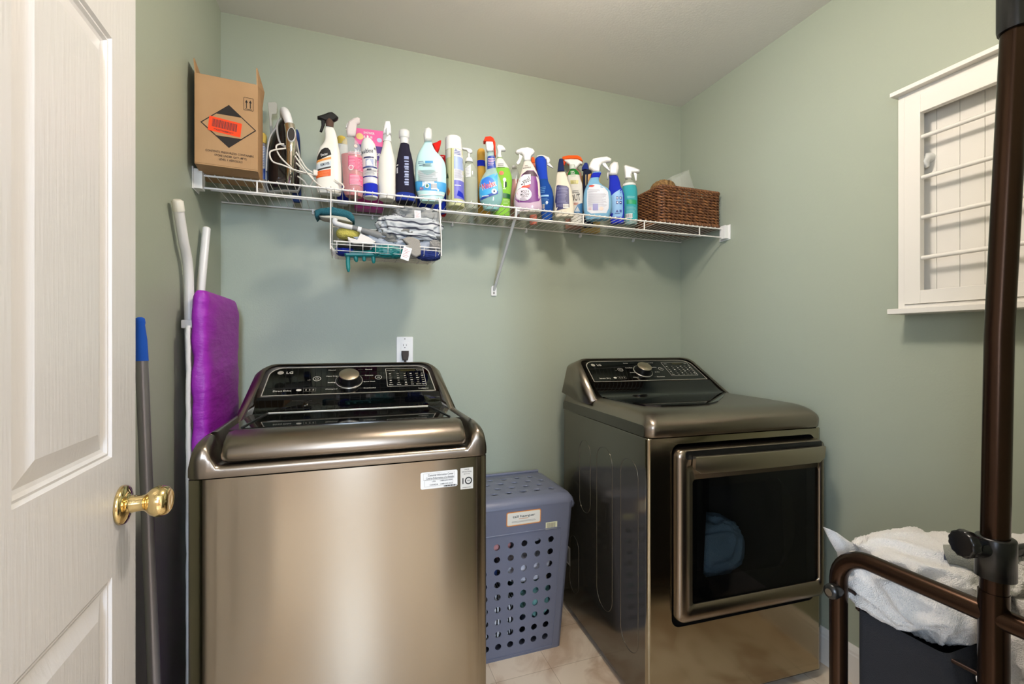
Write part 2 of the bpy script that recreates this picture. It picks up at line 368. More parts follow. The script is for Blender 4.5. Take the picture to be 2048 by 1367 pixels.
# ------------------------------------------------------------------ washing machine
def make_washer():
    X0, X1, Y0, YB = -.337, .350, 1.175, 1.86; ZS = .8885
    root = thing('washing_machine', 'dark brushed steel top-loading washing machine with rounded lid, beside the purple ironing board', 'washing machine', ((X0+X1)/2, Y0, 0))
    w = (X1-X0)/2; Dp = YB-Y0
    mb = MB()                               # cabinet: bowed front, plain sides
    n = 24; rings = []
    for z in (.03, ZS-.003):
        rg = []
        for i in range(n+1):
            x = -w+.006+(2*w-.012)*i/n; t = x/w; rg.append(Vector((x, -.004*(1-t*t)+.006+.010*max(0, abs(t)-.96)/.04, z)))
        rg += [Vector((w-.002, .02, z)), Vector((w-.002, Dp-.02, z)), Vector((-w+.002, Dp-.02, z)), Vector((-w+.002, .02, z))]
        rings.append(rg)
    mb.loft(rings, STEEL, (True, True)); cab = mb.build('cabinet', root)
    for i, p in enumerate(cab.data.polygons): p.use_smooth = True
    for dx in (-.28, .28):
        for dy in (.06, Dp-.08):
            mb = MB(); mb.lathe([(.02, 0), (.022, .012), (.012, .014), (.012, .035)], BLACK, (dx, dy, 0)); mb.build('foot', root)
    # top cover: rounded rim that dips in the middle of the front for the lid handle
    mb = MB(); rows = []; N = 72
    lidL, lidR = -.2895, .2925
    def cover(x):
        # returns profile points (y,z) from seam up over the rim to the lid well
        e = min(abs(x-lidL) if x < 0 else 9, 9)
        inside = min(x-lidL, lidR-x); k = max(0, min(1, (inside+.022)/.03)); k = k*k*(3-2*k)
        zt = .979-(.979-.914)*k
        r = .030*(1-k)+.012*k
        ed = w-abs(x); sag = 0
        if ed < .05: sag = .05*(1-math.sqrt(max(0, 1-((.05-ed)/.05)**2)))
        zt2 = max(.915, zt-sag*.9)
        pr = [(0.002, ZS), (0, ZS+.006), (0, min(zt2-r*.9, .93))]
        for a in range(1, 7):
            t = R(90*a/6); pr.append((r*1.3*(1-math.cos(t))*(1+1.2*(1-k)), zt2-r+r*math.sin(t)))
        pr.append((.06+.02*(1-k), zt2+(.0 if k < .5 else -.004))); pr.append((.12, zt2 if k < .5 else .905)); return pr
    for i in range(N+1):
        x = -w+2*w*i/N; ed = w-abs(x); yb = .022*(1-math.sqrt(max(0, 1-((.022-ed)/.022)**2))) if ed < .022 else 0
        pr = cover(x); row = [Vector((x, y+yb, z)) for y, z in pr]
        row.append(Vector((x, .33, pr[-1][1]))); row.append(Vector((x, Dp-.002, pr[-1][1] if pr[-1][1] > .91 else .905)))
        rows.append(row)
    mb.loft(rows, TRIMM, (False, False), closed=False)
    for sg in (-1, 1):
        r0 = rows[0] if sg < 0 else rows[-1]
        bot = [Vector((sg*w, p.y, ZS)) for p in r0]; mb.loft([r0, bot] if sg < 0 else [bot, r0], TRIMM, (False, False), closed=False)
    mb.build('top_cover', root)
    # lid with a rolled metal front bar and black glass
    lid = thing('lid', None, None, (0, 0, 0)); lid.parent = root
    for k in ('label', 'category'):
        if k in lid: del lid[k]
    mb = MB(); a, b = lidL+.012, lidR-.008
    pr = [(.045, .915), (.012, .919), (.003, .924), (.001, .934), (.004, .948), (.012, .960), (.024, .969), (.042, .976), (.062, .981), (.075, .982), (.075, .93)]
    rings = []
    for q, ins in ((a, .010), (a+.004, .004), (a+.016, 0), (b-.016, 0), (b-.004, .004), (b, .010)):
        rings.append([Vector((q, y+(ins if y < .06 else 0), z-(ins if z > .94 else -ins*.4))) for y, z in pr])
    mb.loft(rings, TRIMM); mb.build('lid_bar', lid)
    mb = MB(); yr = .314
    gl = [(a+.002, .075), (b-.002, .075), (b-.002, yr), (a+.002, yr)]
    mb.loft([[Vector((x, y, z)) for x, y in gl] for z in (.955, .9815)], mat('glossy_tinted_frame', (62, 60, 54), .06, metal=.6), smooth=False); mb.build('lid_frame', lid, bevel=.002)
    mb = MB(); gl = [(-.247, .078), (.252, .078), (.235, yr-.003), (-.228, yr-.003)]
    mb.loft([[Vector((x, y, z)) for x, y in gl] for z in (.980, .9835)], GLOSSB, smooth=False); gg = mb.build('lid_glass', lid)
    mb = MB()
    for s in (-1, 1):
        mb.tube([(.0025+s*.2315, yr-.004, .9842), (.0025+s*.252, .08, .9842)], .0028, BLACK, 6)
    mb.tube([(-.228, yr-.004, .9845), (.235, yr-.004, .9845)], .0016, SILV, 6)
    mb.build('lid_groove', gg)
    console(root, .006, .322, .640, .53, 1, (('Normal', 'Heavy Duty', 'Bedding', 'Waterproof'), ('Normal', 'Delicates', 'Speed Wash', 'Downloaded')), Dp-.01, True)
    # stickers on the front
    def fn(off): return lambda x, z: Vector((x, -.004*(1-(x/w)**2)+.006-off, z))
    SW = mat('white_sticker', (232, 232, 230), .4); INK = K(20, 20, 20)
    ox = -(X0+X1)/2
    def P(px, py): q = at(px, py, Y=Y0+.003); return q.x+ox, q.z
    mb = MB(); x0, z1 = P(841, 945); x1, _ = P(915, 938); z0 = P(915, 971)[1]
    pts = rrect(x0, x1, z0, z1, .004, 3); put_poly(mb, fn(.0006), pts, SW); f2 = fn(.001); xc = (x0+x1)/2; hh = z1-z0
    put_text(mb, 'Customer Information Center', f2, xc+.004, z1-hh*.2, .0052, INK, width=.066)
    put_text(mb, "Centre d'information a la clientele", f2, xc+.002, z1-hh*.38, .0052, INK, width=.072)
    put_text(mb, 'USA', f2, xc-.014, z1-hh*.57, .0036, INK); put_text(mb, 'CANADA', f2, xc-.014, z1-hh*.77, .0036, INK)
    put_text(mb, '1-800-243-0000', f2, xc+.018, z1-hh*.57, .0036, INK); put_text(mb, '1-888-542-2623', f2, xc+.018, z1-hh*.77, .0036, INK)
    put_frame(mb, f2, x0+.010, x1-.012, z0+hh*.13, z1-hh*.48, .0005, .0004, GREYP); put_frame(mb, f2, x0+.007, x1-.008, z1-hh*.47, z1-hh*.08, .0005, .0004, GREYP)
    for i in range(14): put_rect(mb, f2, x1-.036+i*.0024, x1-.0346+i*.0024+.0006*(i % 3), z0+hh*.04, z0+hh*.12, INK, 1, 1)
    mb.build('sticker', cab)['label'] = 'white information sticker'
    mb = MB(); x0, z1 = P(921, 936); x1, z0 = P(946.5, 976)
    put_poly(mb, fn(.0006), rrect(x0, x1, z0, z1, .001, 2), mat('silver_sticker', (205, 203, 196), .4)); xc = (x0+x1)/2; hh = z1-z0
    put_text(mb, 'INVERTER', f2, xc, z1-hh*.08, .002, INK); put_text(mb, 'Direct Drive', f2, xc, z1-hh*.18, .0034, INK, width=.025); put_text(mb, 'MOTOR', f2, xc, z1-hh*.29, .002, INK, width=.016)
    put_text(mb, '1', f2, xc-.0105, z1-hh*.61, .0155, INK); put_ring(mb, f2, xc+.0045, z1-hh*.61, .0098, .003, INK); put_text(mb, 'YEAR', f2, xc+.0045, z1-hh*.61, .0026, INK, width=.008)
    put_text(mb, 'WARRANTY', f2, xc, z1-hh*.92, .0026, INK, width=.024)
    mb.build('sticker', cab)['label'] = 'silver warranty sticker with a large 10'
make_washer()
# ------------------------------------------------------------------ dryer
def make_dryer():
    A = R(-3); w, Dp, ZS = .70, .69, .8885
    root = thing('dryer', 'dark stainless front-loading clothes dryer with square glass door, standing right of the hamper', 'dryer', (.876, 1.205, 0), A)
    DO = Vector((.876, 1.205))
    mb = MB()                                # hollow cabinet with an opening in the front
    ST2 = mat('dryer_front_steel', (158, 148, 126), .14, metal=1, aniso=.3)
    o0 = rrect(.010, w-.010, .036, ZS-.003, .004, 10); o1 = rrect(.084, .672, .284, .866, .03, 10)
    k = len(o0)
    fy = lambda x: .004-.006*(1-((x-w/2)/(w/2))**2)
    nf = lambda p, d=0: Vector((p[0], fy(p[0])+d, p[1]))
    import itertools
    # front sheet as a fan of quads between outline and opening
    bl = [Vector((p[0], fy(p[0]), p[1])) for p in o0]
    mb.loft([[nf(p) for p in o0], [nf((p[0]*.5+q[0]*.5, p[1]*.5+q[1]*.5)) for p, q in zip(o0, o1)], [nf(p) for p in o1]], ST2, (False, False))
    mb.loft([[nf(p) for p in o1], [nf(p, .004) for p in o1], [nf(p, .03) for p in rrect(.092, .664, .312, .858, .026, 10)]], BLACK, (False, False))
    o2 = [Vector((p[0], .02 if True else 0, p[1])) for p in rrect(.001, w-.001, .03, ZS-.003, .004, 10)]
    i1 = rrect(.0015, w-.0015, .0285, ZS-.002, .004, 10); o3_ = rrect(.0, w, .028, ZS-.0015, .004, 10)
    mb.loft([[nf(p) for p in o0], [nf(p, .0025) for p in i1], [nf(p, .007) for p in o3_], [nf(p, .016) for p in o3_]], ST2, (False, False))
    mb.loft([[nf(p, .016) for p in o3_], [Vector((p[0], Dp-.02, p[1])) for p in o3_]], SIDE, (False, True))
    cab = mb.build('cabinet', root)
    # pressed ovals on the left side
    mb = MB()
    for (yc, wd, z0, z1) in ((.115, .055, .16, .80), (.29, .06, .20, .80), (.455, .05, .50, .79), (.56, .045, .12, .36)):
        pts = rrect(yc-wd, yc+wd, z0, z1, wd*.98, 8)
        pth = [Vector((.0004, y, z)) for y, z in pts]; mb.tube(pth+[pth[0]], .0016, SIDE, 6, False)
    mb.build('pressed_rib', cab)
    mb = MB(); mb.box((.0, .46, .20), (.0007, .52, .25), WHITE); 
    sx = (.52, .56, .30, .375)
    mb = MB(); f = lambda x, z: Vector((-.0006, x, z)); put_rect(mb, f, .60, .655, .212, .292, WHITE, 1, 1)
    f = lambda x, z: Vector((-.001, x, z))
    for i in range(10): put_rect(mb, f, .612, .640, .222+i*.0062, .2245+i*.0062+.001*(i % 2), K(40, 40, 40), 1, 1)
    mb.build('sticker', cab)['label'] = 'white barcode sticker'
    for dx in (.06, .64):
        for dy in (.07, Dp-.08):
            mb = MB(); mb.lathe([(.02, 0), (.022, .012), (.012, .014), (.012, .035)], BLACK, (dx, dy, 0)); mb.build('foot', root)
    # top cover
    mb = MB(); rows = []; N = 60; zt = .966
    for i in range(N+1):
        x = w*i/N; ed = min(x, w-x); r = .052
        sag = r*(1-math.sqrt(max(0, 1-((r-ed)/r)**2)))*.8 if ed < r else 0
        rc = .03; yb = rc*(1-math.sqrt(max(0, 1-((rc-ed)/rc)**2))) if ed < rc else 0
        T = zt-sag; row = [Vector((x, yb+.003, ZS)), Vector((x, yb-.003, ZS+.005)), Vector((x, yb-.006, .918))]
        rr = T-.918
        for a in range(1, 9):
            t = R(90*a/8); row.append(Vector((x, yb-.006+.10*(1-math.cos(t))*(rr/.048), .918+rr*math.sin(t))))
        row.append(Vector((x, .20, T+.002))); row.append(Vector((x, .40, T+.002))); row.append(Vector((x, Dp-.02, T+.002))); row.append(Vector((x, Dp-.012, T-.01)))
        rows.append(row)
    mb.loft(rows, TRIMM, (False, False), closed=False)
    for r0, fl in ((rows[0], 0), (rows[-1], 1)):
        bot = [Vector((p.x, p.y, ZS)) for p in r0]; mb.loft([r0, bot] if not fl else [bot, r0], mat('warm_grey_cover_side', (96, 90, 80), .25, metal=.9), (False, False), closed=False)
    tc = mb.build('top_cover', root)
    # dark glossy inlay on the deck in front of the console
    mb = MB(); g = [(.05, .395), (.635, .395), (.52, .275), (.40, .165), (.33, .125), (.25, .115), (.13, .125), (.085, .15), (.065, .20)]
    mb.loft([[Vector((x, y, z)) for x, y in g[::-1]] for z in (.966, .9722)], GLOSSB, smooth=False); mb.build('deck_inlay', tc, bevel=.001)
    console(root, w/2-.008, .405, w-.03, .555, 1, (('Normal', 'Heavy Duty', 'Bedding', 'Delicates'), ('Perm. Press', 'Speed Dry', 'Air Dry', 'Downloaded')), Dp-.005, False)
    # door
    door = thing('door', None, None); door.parent = root
    for q in ('label', 'category'):
        if q in door: del door[q]
    DM = mat('door_frame_metallic', (140, 128, 114), .26, metal=1)
    mb = MB(); o = rrect(.094, .684, .312, .848, .022, 10); oi = rrect(.143, .662, .362, .757, .012, 10)
    rg = lambda pts, y: [Vector((p[0], y-.010*(1-((p[0]-.39)/.30)**2), p[1])) for p in pts]
    osq = rrect(.088, .690, .306, .853, .024, 10)
    mb.loft([rg(osq, .02), rg(osq, .004), rg(rrect(.090, .688, .308, .851, .024, 10), -.012), rg(o, -.022), rg(rrect(.112, .672, .328, .838, .02, 10), -.026), rg(oi, -.020), rg(oi, -.012)], DM, (False, False))
    mb.build('door_frame', door)
    HM = mat('handle_metallic', (168, 158, 140), .34, metal=1); mb = MB(); rings = []
    for k in range(25):
        x = .138+(.664-.138)*k/24; e = min(x-.138, .664-x); zb = .779+(.014*(1-min(1, e/.02))**2); b0 = -.0405-.010*(1-((x-.39)/.30)**2)
        rings.append([Vector((x, y+b0, z)) for z, y in ((zb, .006), (zb, .001), (zb+.0015, 0), (.831, -.003), (.8325, -.002), (.8325, .012), (.80, .014))])
    mb.loft(rings, HM); mb.build('handle', door)
    mb = MB(); mb.loft([rg(rrect(.114, .666, .822, .8475, .008, 4), y) for y in (-.010, -.0275)], BLACK); mb.build('pocket_shade_slab', door)  # black slab painted in for the shaded hollow above the handle
    GL = mat('smoked_door_glass', (4, 4, 4), .03, alpha=.36, spec=.5)
    mb = MB(); mb.loft([rg(oi, -.0135), rg(oi, -.010)], GL); mb.build('door_glass', door)
    mb = MB()                                # dark drum
    mb.lathe([(.215, .03), (.22, .05), (.26, .06), (.26, .50), (.02, .53)], mat('drum_grey', (34, 34, 34), .5, metal=.2), (.40, 0, .55), 'Y', 40, (False, True))
    o3 = rrect(.10, .68, .31, .85, .02, 10); c3 = [(.40+.215*math.cos(math.atan2(p[1]-.55, p[0]-.40)), .55+.215*math.sin(math.atan2(p[1]-.55, p[0]-.40))) for p in o3]
    mb.loft([[Vector((p[0], .03, p[1])) for p in o3], [Vector((p[0], .031, p[1])) for p in c3]], BLACK, (False, False)); mb.build('drum', root)
    l = crumple('towel', (-.16, -.09, -.11), (.15, .09, .10), mat('blue_towel', (120, 148, 166), .9, bump=(300, .003)), 5, .14, 1.6, res=60)
    X = DO+Vector((.33*math.cos(A)-.16*math.sin(A), .33*math.sin(A)+.16*math.cos(A))); l.location = (X.x, X.y, .455)
    tag(l, 'pale blue towel seen through the glass door of the dryer', 'towel')
make_dryer()
# ------------------------------------------------------------------ wire shelf
ZD = 1.7225; YS, YR, ZR = 1.70, 2.0, 1.7165       # deck top, front rail, back rail, rail height
def make_shelf():
    root = thing('wire_shelf', 'long white wire shelf across the back wall above both machines', 'shelf', (0, YS, ZR))
    P = lambda x, y, z: (x, y-YS, z-ZR)
    mb = MB()
    n = 83
    for i in range(n):
        x = XL+.03+i*.0254
        mb.tube([P(x, YS-.004, ZR-.001), P(x, YS-.003, ZR+.0040), P(x, YS+.002, ZR+.0048), P(x, YR-.004, ZR+.0045), P(x, YR+.002, ZR-.002)], .00125, WIRE, 6)
    mb.build('shelf_deck', root)
    def rail(nm, y, z, r, x0=XL+.006, x1=XR-.006):
        mb = MB(); mb.tube([P(x0, y, z), P(x1, y, z)], r, WIRE, 12); return mb.build(nm, root)
    rail('front_rail', YS, ZR, .0032); rail('lip_rail', YS, ZR-.039, .0032); rail('back_rail', YR, ZR, .003); rail('support_rail', YS+.155, ZR-.0005, .0027)
    for px in (514, 611, 710.6, 793, 881, 958, 1032, 1101, 1166.6, 1229, 1288.6, 1345, 1399):
        if px in (611, 793, 958, 1101, 1229, 1345): continue
        x = at(px, Y=YS).x; mb = MB(); mb.tube([P(x, YS, ZR), P(x, YS, ZR-.039)], .0028, WIRE, 8); mb.build('lip_post', root)
    for sg, x in ((1, XL), (-1, XR)):
        mb = MB(); mb.box(P(min(x, x+sg*.004), YS-.03, ZR-.052), P(max(x, x+sg*.004), YS+.036, ZR+.018), WHITE)
        mb.box(P(min(x, x+sg*.026), YS-.022, ZR-.048), P(max(x, x+sg*.026), YS+.012, ZR+.014), WHITE); mb.build('end_bracket', root, bevel=.004)
    for px in (626, 745, 770, 905, 1053, 1162, 1268):
        x = at(px, Y=YR).x; mb = MB(); mb.lathe([(.006, .012), (.006, .004), (.004, 0)], WHITE, P(x, D-.012, ZR-.012), 'Y', 10); mb.box(P(x-.003, YR-.004, ZR-.012), P(x+.003, D, ZR+.003), WHITE); mb.build('wall_clip', root)
    mb = MB(); bx = at(1034, Y=YS).x
    a = Vector(P(bx+.004, YS+.004, ZR-.004)); b = Vector(P(bx, D-.006, 1.425))
    mb.tube([a+(b-a)*t for t in (0, .02, .05, .95, 1)], [.012, .011, .0065, .0065, .005], WHITE, 8)
    mb.build('diagonal_brace', root)
    mb = MB(); mb.slab(rrect(bx-.013, bx+.013, 1.40-ZR, 1.447-ZR, .008, 4, rs=(.002, .012, .012, .002)), D-.006-YS, D-YS, WHITE, .001); mb.lathe([(.004, -.009), (.005, -.007), (.005, -.006)], K(150, 148, 145, 30), P(bx, D, 1.413), 'Y', 10); mb.build('brace_foot', root)
make_shelf()
# ------------------------------------------------------------------ bottles: outlines measured on the shelf give each its own profile
C1, C2, C3, C4, C5, C7 = (370, 80, 4.02), (620, 210, 6.511), (820, 250, 6.836), (1010, 280, 7.314), (1200, 300, 6.827), (520, 190, 6.211)
CLEAR = mat('clear_plastic', (225, 230, 225), .06, alpha=.30); FROST = mat('frosted_white_plastic', (228, 228, 224), .3, alpha=.82)
class Bot:
    def __init__(s, name, label, cat, C, xc, Y, group='cleaning bottles on the wire shelf', face=1.0, z0=ZD, lean=0):
        s.C = C; p = at(C[0]+xc/C[2], Y=Y); s.p = p; s.phi = -face*math.atan2(p.x, p.y); s.z0 = z0
        s.n = Vector((-math.sin(s.phi), math.cos(s.phi))); s.r = Vector((math.cos(s.phi), math.sin(s.phi)))
        s.root = thing(name, label, cat, (p.x, p.y, z0), s.phi, group); s.prof = None; s.e = 2.2
    def loc(s, x, y):
        px, py = s.C[0]+x/s.C[2], s.C[1]+y/s.C[2]; u = (px-1024)/F; sn, c = math.sin(TH), math.cos(TH)
        a, b = u*c+sn, c-u*sn; q = s.p.x*s.n.x+s.p.y*s.n.y; d = q/(a*s.n.x+b*s.n.y)
        return (a*d-s.p.x)*s.r.x+(b*d-s.p.y)*s.r.y, H+(683.5-py)/F*d-s.z0
    def rings(s, sil, ra, dm, e, grow=0, base=False, y0=0):
        pr = []
        for y, l, r in sil:
            a, z = s.loc(l, y); b, z2 = s.loc(r, y); rx = (b-a)/2; pr.append(((z+z2)/2, (a+b)/2, rx, min(rx*ra, dm)))
        if base:
            z, c, rx, ry = pr[-1]; pr = [q for q in pr[:-1] if q[0] > .008]+[(.006, c, rx, ry), (.0015, c, rx*.96, ry*.95), (0, c, rx*.88, ry*.86)]
        z, c, rx, ry = pr[0]; pr = [(z+.0005, c, rx*.7, ry*.7)]+[pr[0]]+pr[1:]
        # smooth subdivision along the height
        out = []
        for i in range(len(pr)-1):
            p0, p1, p2, p3 = pr[max(i-1, 0)], pr[i], pr[i+1], pr[min(i+2, len(pr)-1)]
            for k in range(3):
                t = k/3; q = [p1[j]+(p2[j]-p1[j])*t if (i < 1 or i > len(pr)-4) else .5*(2*p1[j]+(p2[j]-p0[j])*t+(2*p0[j]-5*p1[j]+4*p2[j]-p3[j])*t*t+(3*p1[j]-p0[j]-3*p2[j]+p3[j])*t**3) for j in range(4)]
                q[0] = p1[0]+(p2[0]-p1[0])*t; out.append(tuple(q))
        out.append(pr[-1]); N = 36; R_ = []
        for z, c, rx, ry in out:
            rg = []
            for k in range(N):
                a = 2*math.pi*k/N; cx, sy = math.cos(a), math.sin(a)
                rg.append(Vector((c+math.copysign(abs(cx)**(2/e), cx)*(rx+grow), y0+math.copysign(abs(sy)**(2/e), sy)*(ry+grow), z)))
            R_.append(rg)
        return R_[::-1], out
    def body(s, sil, m, ra=.62, dm=.034, e=2.4, name='body', cut=None):
        R_, pr = s.rings(sil, ra, dm, e, base=True); s.e = e; mb = MB(); mb.loft(R_, m); s.prof = sorted(pr, key=lambda q: q[0]); s.R = R_
        s.b = mb.build(name, s.root); return s.b
    def zone(s, y0, y1, m, name='label', grow=.0005, par=None):   # wraps the body between two heights
        za, zb = s.loc(s.xm(y0), y0)[1], s.loc(s.xm(y1), y1)[1]; za, zb = max(za, zb), min(za, zb); mb = MB()
        zb = max(zb, .0005); K_ = 10; rg = []
        for i in range(K_+1):
            z = zb+(za-zb)*i/K_; c, rx, ry = s.sec(z); rr = []
            for k in range(36):
                a = 2*math.pi*k/36; cx, sy = math.cos(a), math.sin(a)
                rr.append(Vector((c+math.copysign(abs(cx)**(2/s.e), cx)*(rx+grow), math.copysign(abs(sy)**(2/s.e), sy)*(ry+grow), z)))
            rg.append(rr)
        mb.loft(rg, m, (False, False)); return mb.build(name, par or s.b)
    def liquid(s, y0, m):
        return s.zone(y0, 99999, m, 'liquid', -.0015)
    def xm(s, y): return 0
    def sec(s, z):
        P = s.prof
        if z <= P[0][0]: return P[0][1:]
        for a, b in zip(P, P[1:]):
            if z <= b[0]:
                t = (z-a[0])/max(b[0]-a[0], 1e-6); return tuple(a[j]+(b[j]-a[j])*t for j in (1, 2, 3))
        return P[-1][1:]
    def fn(s, off=.0007):                   # crop point -> point on the front of the body
        def f(x, nz):
            l, z = s.loc(x, -nz); c, rx, ry = s.sec(z); q = max(-.985, min(.985, (l-c)/rx)); l = c+q*rx
            return Vector((l, -ry*(1-abs(q)**s.e)**(1/s.e)-off, z))
        return f
    def decal(s, items, name='label', off=.0007, par=None):
        """items: ('r',x0,x1,y0,y1,m[,slope]) rect, ('p',pts,m) polygon, ('t',text,x,y,h,m[,angle,width]) text, ('b',x0,x1,y0,y1) barcode, ('l',x0,x1,y0,y1,n,m) text lines"""
        mb = MB()
        for k, it in enumerate(items):
            f = s.fn(off+.00022*k)
            if it[0] == 'r':
                sl = it[6] if len(it) > 6 else 0; g = (lambda x, z, f=f, sl=sl, x0=it[1]: f(x, z-sl*(x-x0)))
                put_rect(mb, g, it[1], it[2], -it[4], -it[3], it[5], 10, 6)
            elif it[0] == 'p':
                pts = [(a_[0]+(b_[0]-a_[0])*k_/6, a_[1]+(b_[1]-a_[1])*k_/6) for a_, b_ in zip(it[1], it[1][1:]+it[1][:1]) for k_ in range(6 if len(it[1]) < 16 else 1)]; cx = sum(p[0] for p in pts)/len(pts); cy = sum(p[1] for p in pts)/len(pts); n = len(pts); lv = (.001, .25, .5, .75, 1)
                v = [f(cx+(p[0]-cx)*t, -(cy+(p[1]-cy)*t)) for t in lv for p in pts]
                mb.add(v, [(a*n+i, a*n+(i+1) % n, (a+1)*n+(i+1) % n, (a+1)*n+i) for a in range(4) for i in range(n)], it[2])
            elif it[0] == 't':
                put_text(mb, it[1], f, it[2], -it[3], it[4], it[5], it[6] if len(it) > 6 else 0, it[7] if len(it) > 7 else None)
            elif it[0] == 'b':
                put_rect(mb, f, it[1], it[2], -it[4], -it[3], WHITE, 3, 1); f2 = s.fn(off+.00022*k+.0002); n = 8; w = (it[2]-it[1])/n
                for i in range(n): put_rect(mb, f2, it[1]+w*(i+.2), it[1]+w*(i+.55+.2*(i % 2)), -it[4]+(it[4]-it[3])*.15, -it[3]-(it[4]-it[3])*.12, K(50, 50, 60), 1, 1)
            elif it[0] == 'l':
                n = it[5]; hh = (it[4]-it[3])/n
                for i in range(n):
                    q = rnd.uniform(.7, 1); put_rect(mb, f, it[1], it[1]+(it[2]-it[1])*q, -(it[3]+hh*(i+.6)), -(it[3]+hh*(i+.25)), it[6], 5, 1)
        return mb.build(name, par or s.b)
    def slab(s, name, pts, m, th=.022, bev=.005, par=None, y=0):
        mb = MB(); mb.slab([s.loc(*p) for p in pts], y-th/2, y+th/2, m, bev); return mb.build(name, par or s.root)
    def turned(s, name, sil, m, ra=1.0, dm=.05, par=None):
        R_, _ = s.rings(sil, ra, dm, 2.0); mb = MB(); mb.loft(R_, m); return mb.build(name, par or s.root)
INKB = K(40, 40, 46); NAVY = K(22, 26, 62, 30); ROYAL = K(18, 38, 170, 25)
# 1 grease remover with black trigger
b = Bot('spray_bottle', 'white spray bottle with black trigger head and orange label, right of the iron', 'spray bottle', C2, 245, 1.79)
b.body([(285,205,305),(330,190,328),(400,195,350),(470,190,362),(520,165,372),(570,125,382),(640,100,395),(720,85,405),(820,78,412),(950,78,415),(1100,84,413),(1160,95,405)], CREAM, .5, .03)
b.turned('collar', [(190,205,300),(230,200,310),(290,208,305)], K(84, 62, 50, 25))
h = b.slab('trigger_head', [(95,155),(180,130),(240,105),(290,102),(330,130),(370,170),(365,188),(325,215),(300,222),(200,215),(150,195),(97,180)], BLACK, .024, .006)
b.slab('trigger', [(145,190),(205,200),(192,270),(155,355),(125,345),(148,270)], BLACK, .012, .003, h)
b.decal([('p', [(85,752),(95,700),(110,660),(150,600),(195,578),(235,582),(262,615),(278,670),(180,712)], K(24,20,18)), ('r',82,275,742,770,K(226,150,70),-.22), ('r',80,275,795,860,K(205,212,214),-.22), ('r',80,272,862,880,K(40,34,30),-.2), ('r',80,270,885,968,K(226,92,20),-.12),
  ('t','Doctor',185,668,34,WHITE,.22,90), ('t','REMOVER',195,796,34,INKB,.2,118), ('l',95,255,890,950,4,K(240,140,80))])
# 2 pink soap
b = Bot('spray_bottle', 'clear spray bottle of pink cleaner with a clear trigger head', 'spray bottle', C2, 560, 1.79)
b.body([(415,490,565),(440,455,592),(500,415,642),(580,392,672),(650,400,688),(800,412,695),(1000,425,700),(1150,430,702),(1190,450,690)], CLEAR, .9, .033, 2.1)
b.liquid(600, mat('pink_liquid', (196, 22, 50), .25)); h = b.slab('trigger_head', [(485,412),(470,320),(500,220),(560,180),(620,165),(652,185),(650,240),(612,255),(602,340),(592,412)], mat('clear_trigger_plastic', (226, 214, 210), .2, alpha=.8), .026, .008)
b.slab('trigger', [(480,300),(500,230),(478,240),(462,300)], FROST, .012, .003, h)
b.decal([('r',500,690,700,860,K(204,70,110),.15), ('r',512,690,930,1060,K(214,100,130),.15), ('l',500,690,650,690,2,K(236,170,180)), ('l',510,590,710,850,9,K(240,170,190)), ('l',620,690,740,900,9,K(240,170,190)), ('p', ell(535,855,32,34), WHITE), ('p', ell(535,855,24,26), K(205,120,140)), ('l',520,680,950,1080,8,K(242,190,204)), ('p', ell(595,575,22,22), K(226,190,180))])
# 3 spray starch
b = Bot('aerosol_can', 'white and blue spray starch can without its cap', 'spray can', C2, 775, 1.79)
b.body([(432,728,762),(445,700,800),(500,672,842),(560,662,862),(640,668,872),(900,680,880),(1200,690,884)], K(222, 220, 215, 30), 1, .05, 2)
b.turned('nozzle', [(398,738,756),(432,736,758)], WHITE)
b.decal([('t','Faultless',735,630,52,K(30,34,60),.05,170), ('r',700,830,705,725,K(40,44,90)), ('r',725,825,735,830,K(150,160,190)), ('p',[(735,822),(735,760),(775,740),(818,822)],K(226,226,224)), ('r',690,880,830,848,K(50,66,120)), ('r',690,880,950,966,K(30,40,120)), ('r',690,884,1045,1200,ROYAL), ('r',702,828,968,1036,K(196,196,205)), ('l',710,870,870,940,5,K(150,150,160)), ('r',740,800,862,880,K(60,60,80)), ('t','R',845,595,26,INKB), ('l',845,872,730,820,5,K(70,74,110))])
# 4 plain white bottle
b = Bot('spray_bottle', 'plain white spray bottle without any label, trigger facing forward', 'spray bottle', C2, 1000, 1.79)
b.body([(480,962,1052),(520,950,1062),(600,932,1078),(660,915,1095),(740,893,1110),(900,886,1113),(1150,888,1113),(1240,895,1108)], K(226, 222, 212, 30), 1, .05, 2.1)
b.turned('collar', [(395,952,1052),(425,946,1058),(480,950,1060)], WHITE)
h = b.slab('trigger_head', [(978,240),(1038,240),(1052,300),(1058,400),(952,400),(958,320)], WHITE, .05, .006)
b.slab('trigger', [(992,345),(1030,345),(1026,430),(1010,448),(996,430)], WHITE, .01, .003, h, -.03)
# 5 dark navy
b = Bot('bottle', 'dark navy bottle with frosted white cap and vertical lettering', 'bottle', C2, 1244, 1.80)
b.body([(512,1178,1290),(540,1168,1296),(580,1158,1303),(640,1145,1320),(760,1125,1345),(900,1115,1355),(1100,1115,1372),(1220,1118,1375)], K(24, 20, 40, 10), .9, .036, 2.1)
b.turned('cap', [(325,1185,1275),(345,1158,1296),(430,1158,1296),(440,1170,1288),(512,1172,1290)], FROST)
b.zone(1080, 99999, K(22, 46, 130, 12), 'lower_band')
b.decal([('r',1225,1285,700,740,K(120,130,170))]+[('r',1228+6*(i%2),1284,760+i*34,776+i*34+5*(i%3),K(140,150,184)) for i in range(10)]+[('r',1130,1150,800,815,WHITE),('r',1128,1146,840,915,K(190,190,200))])
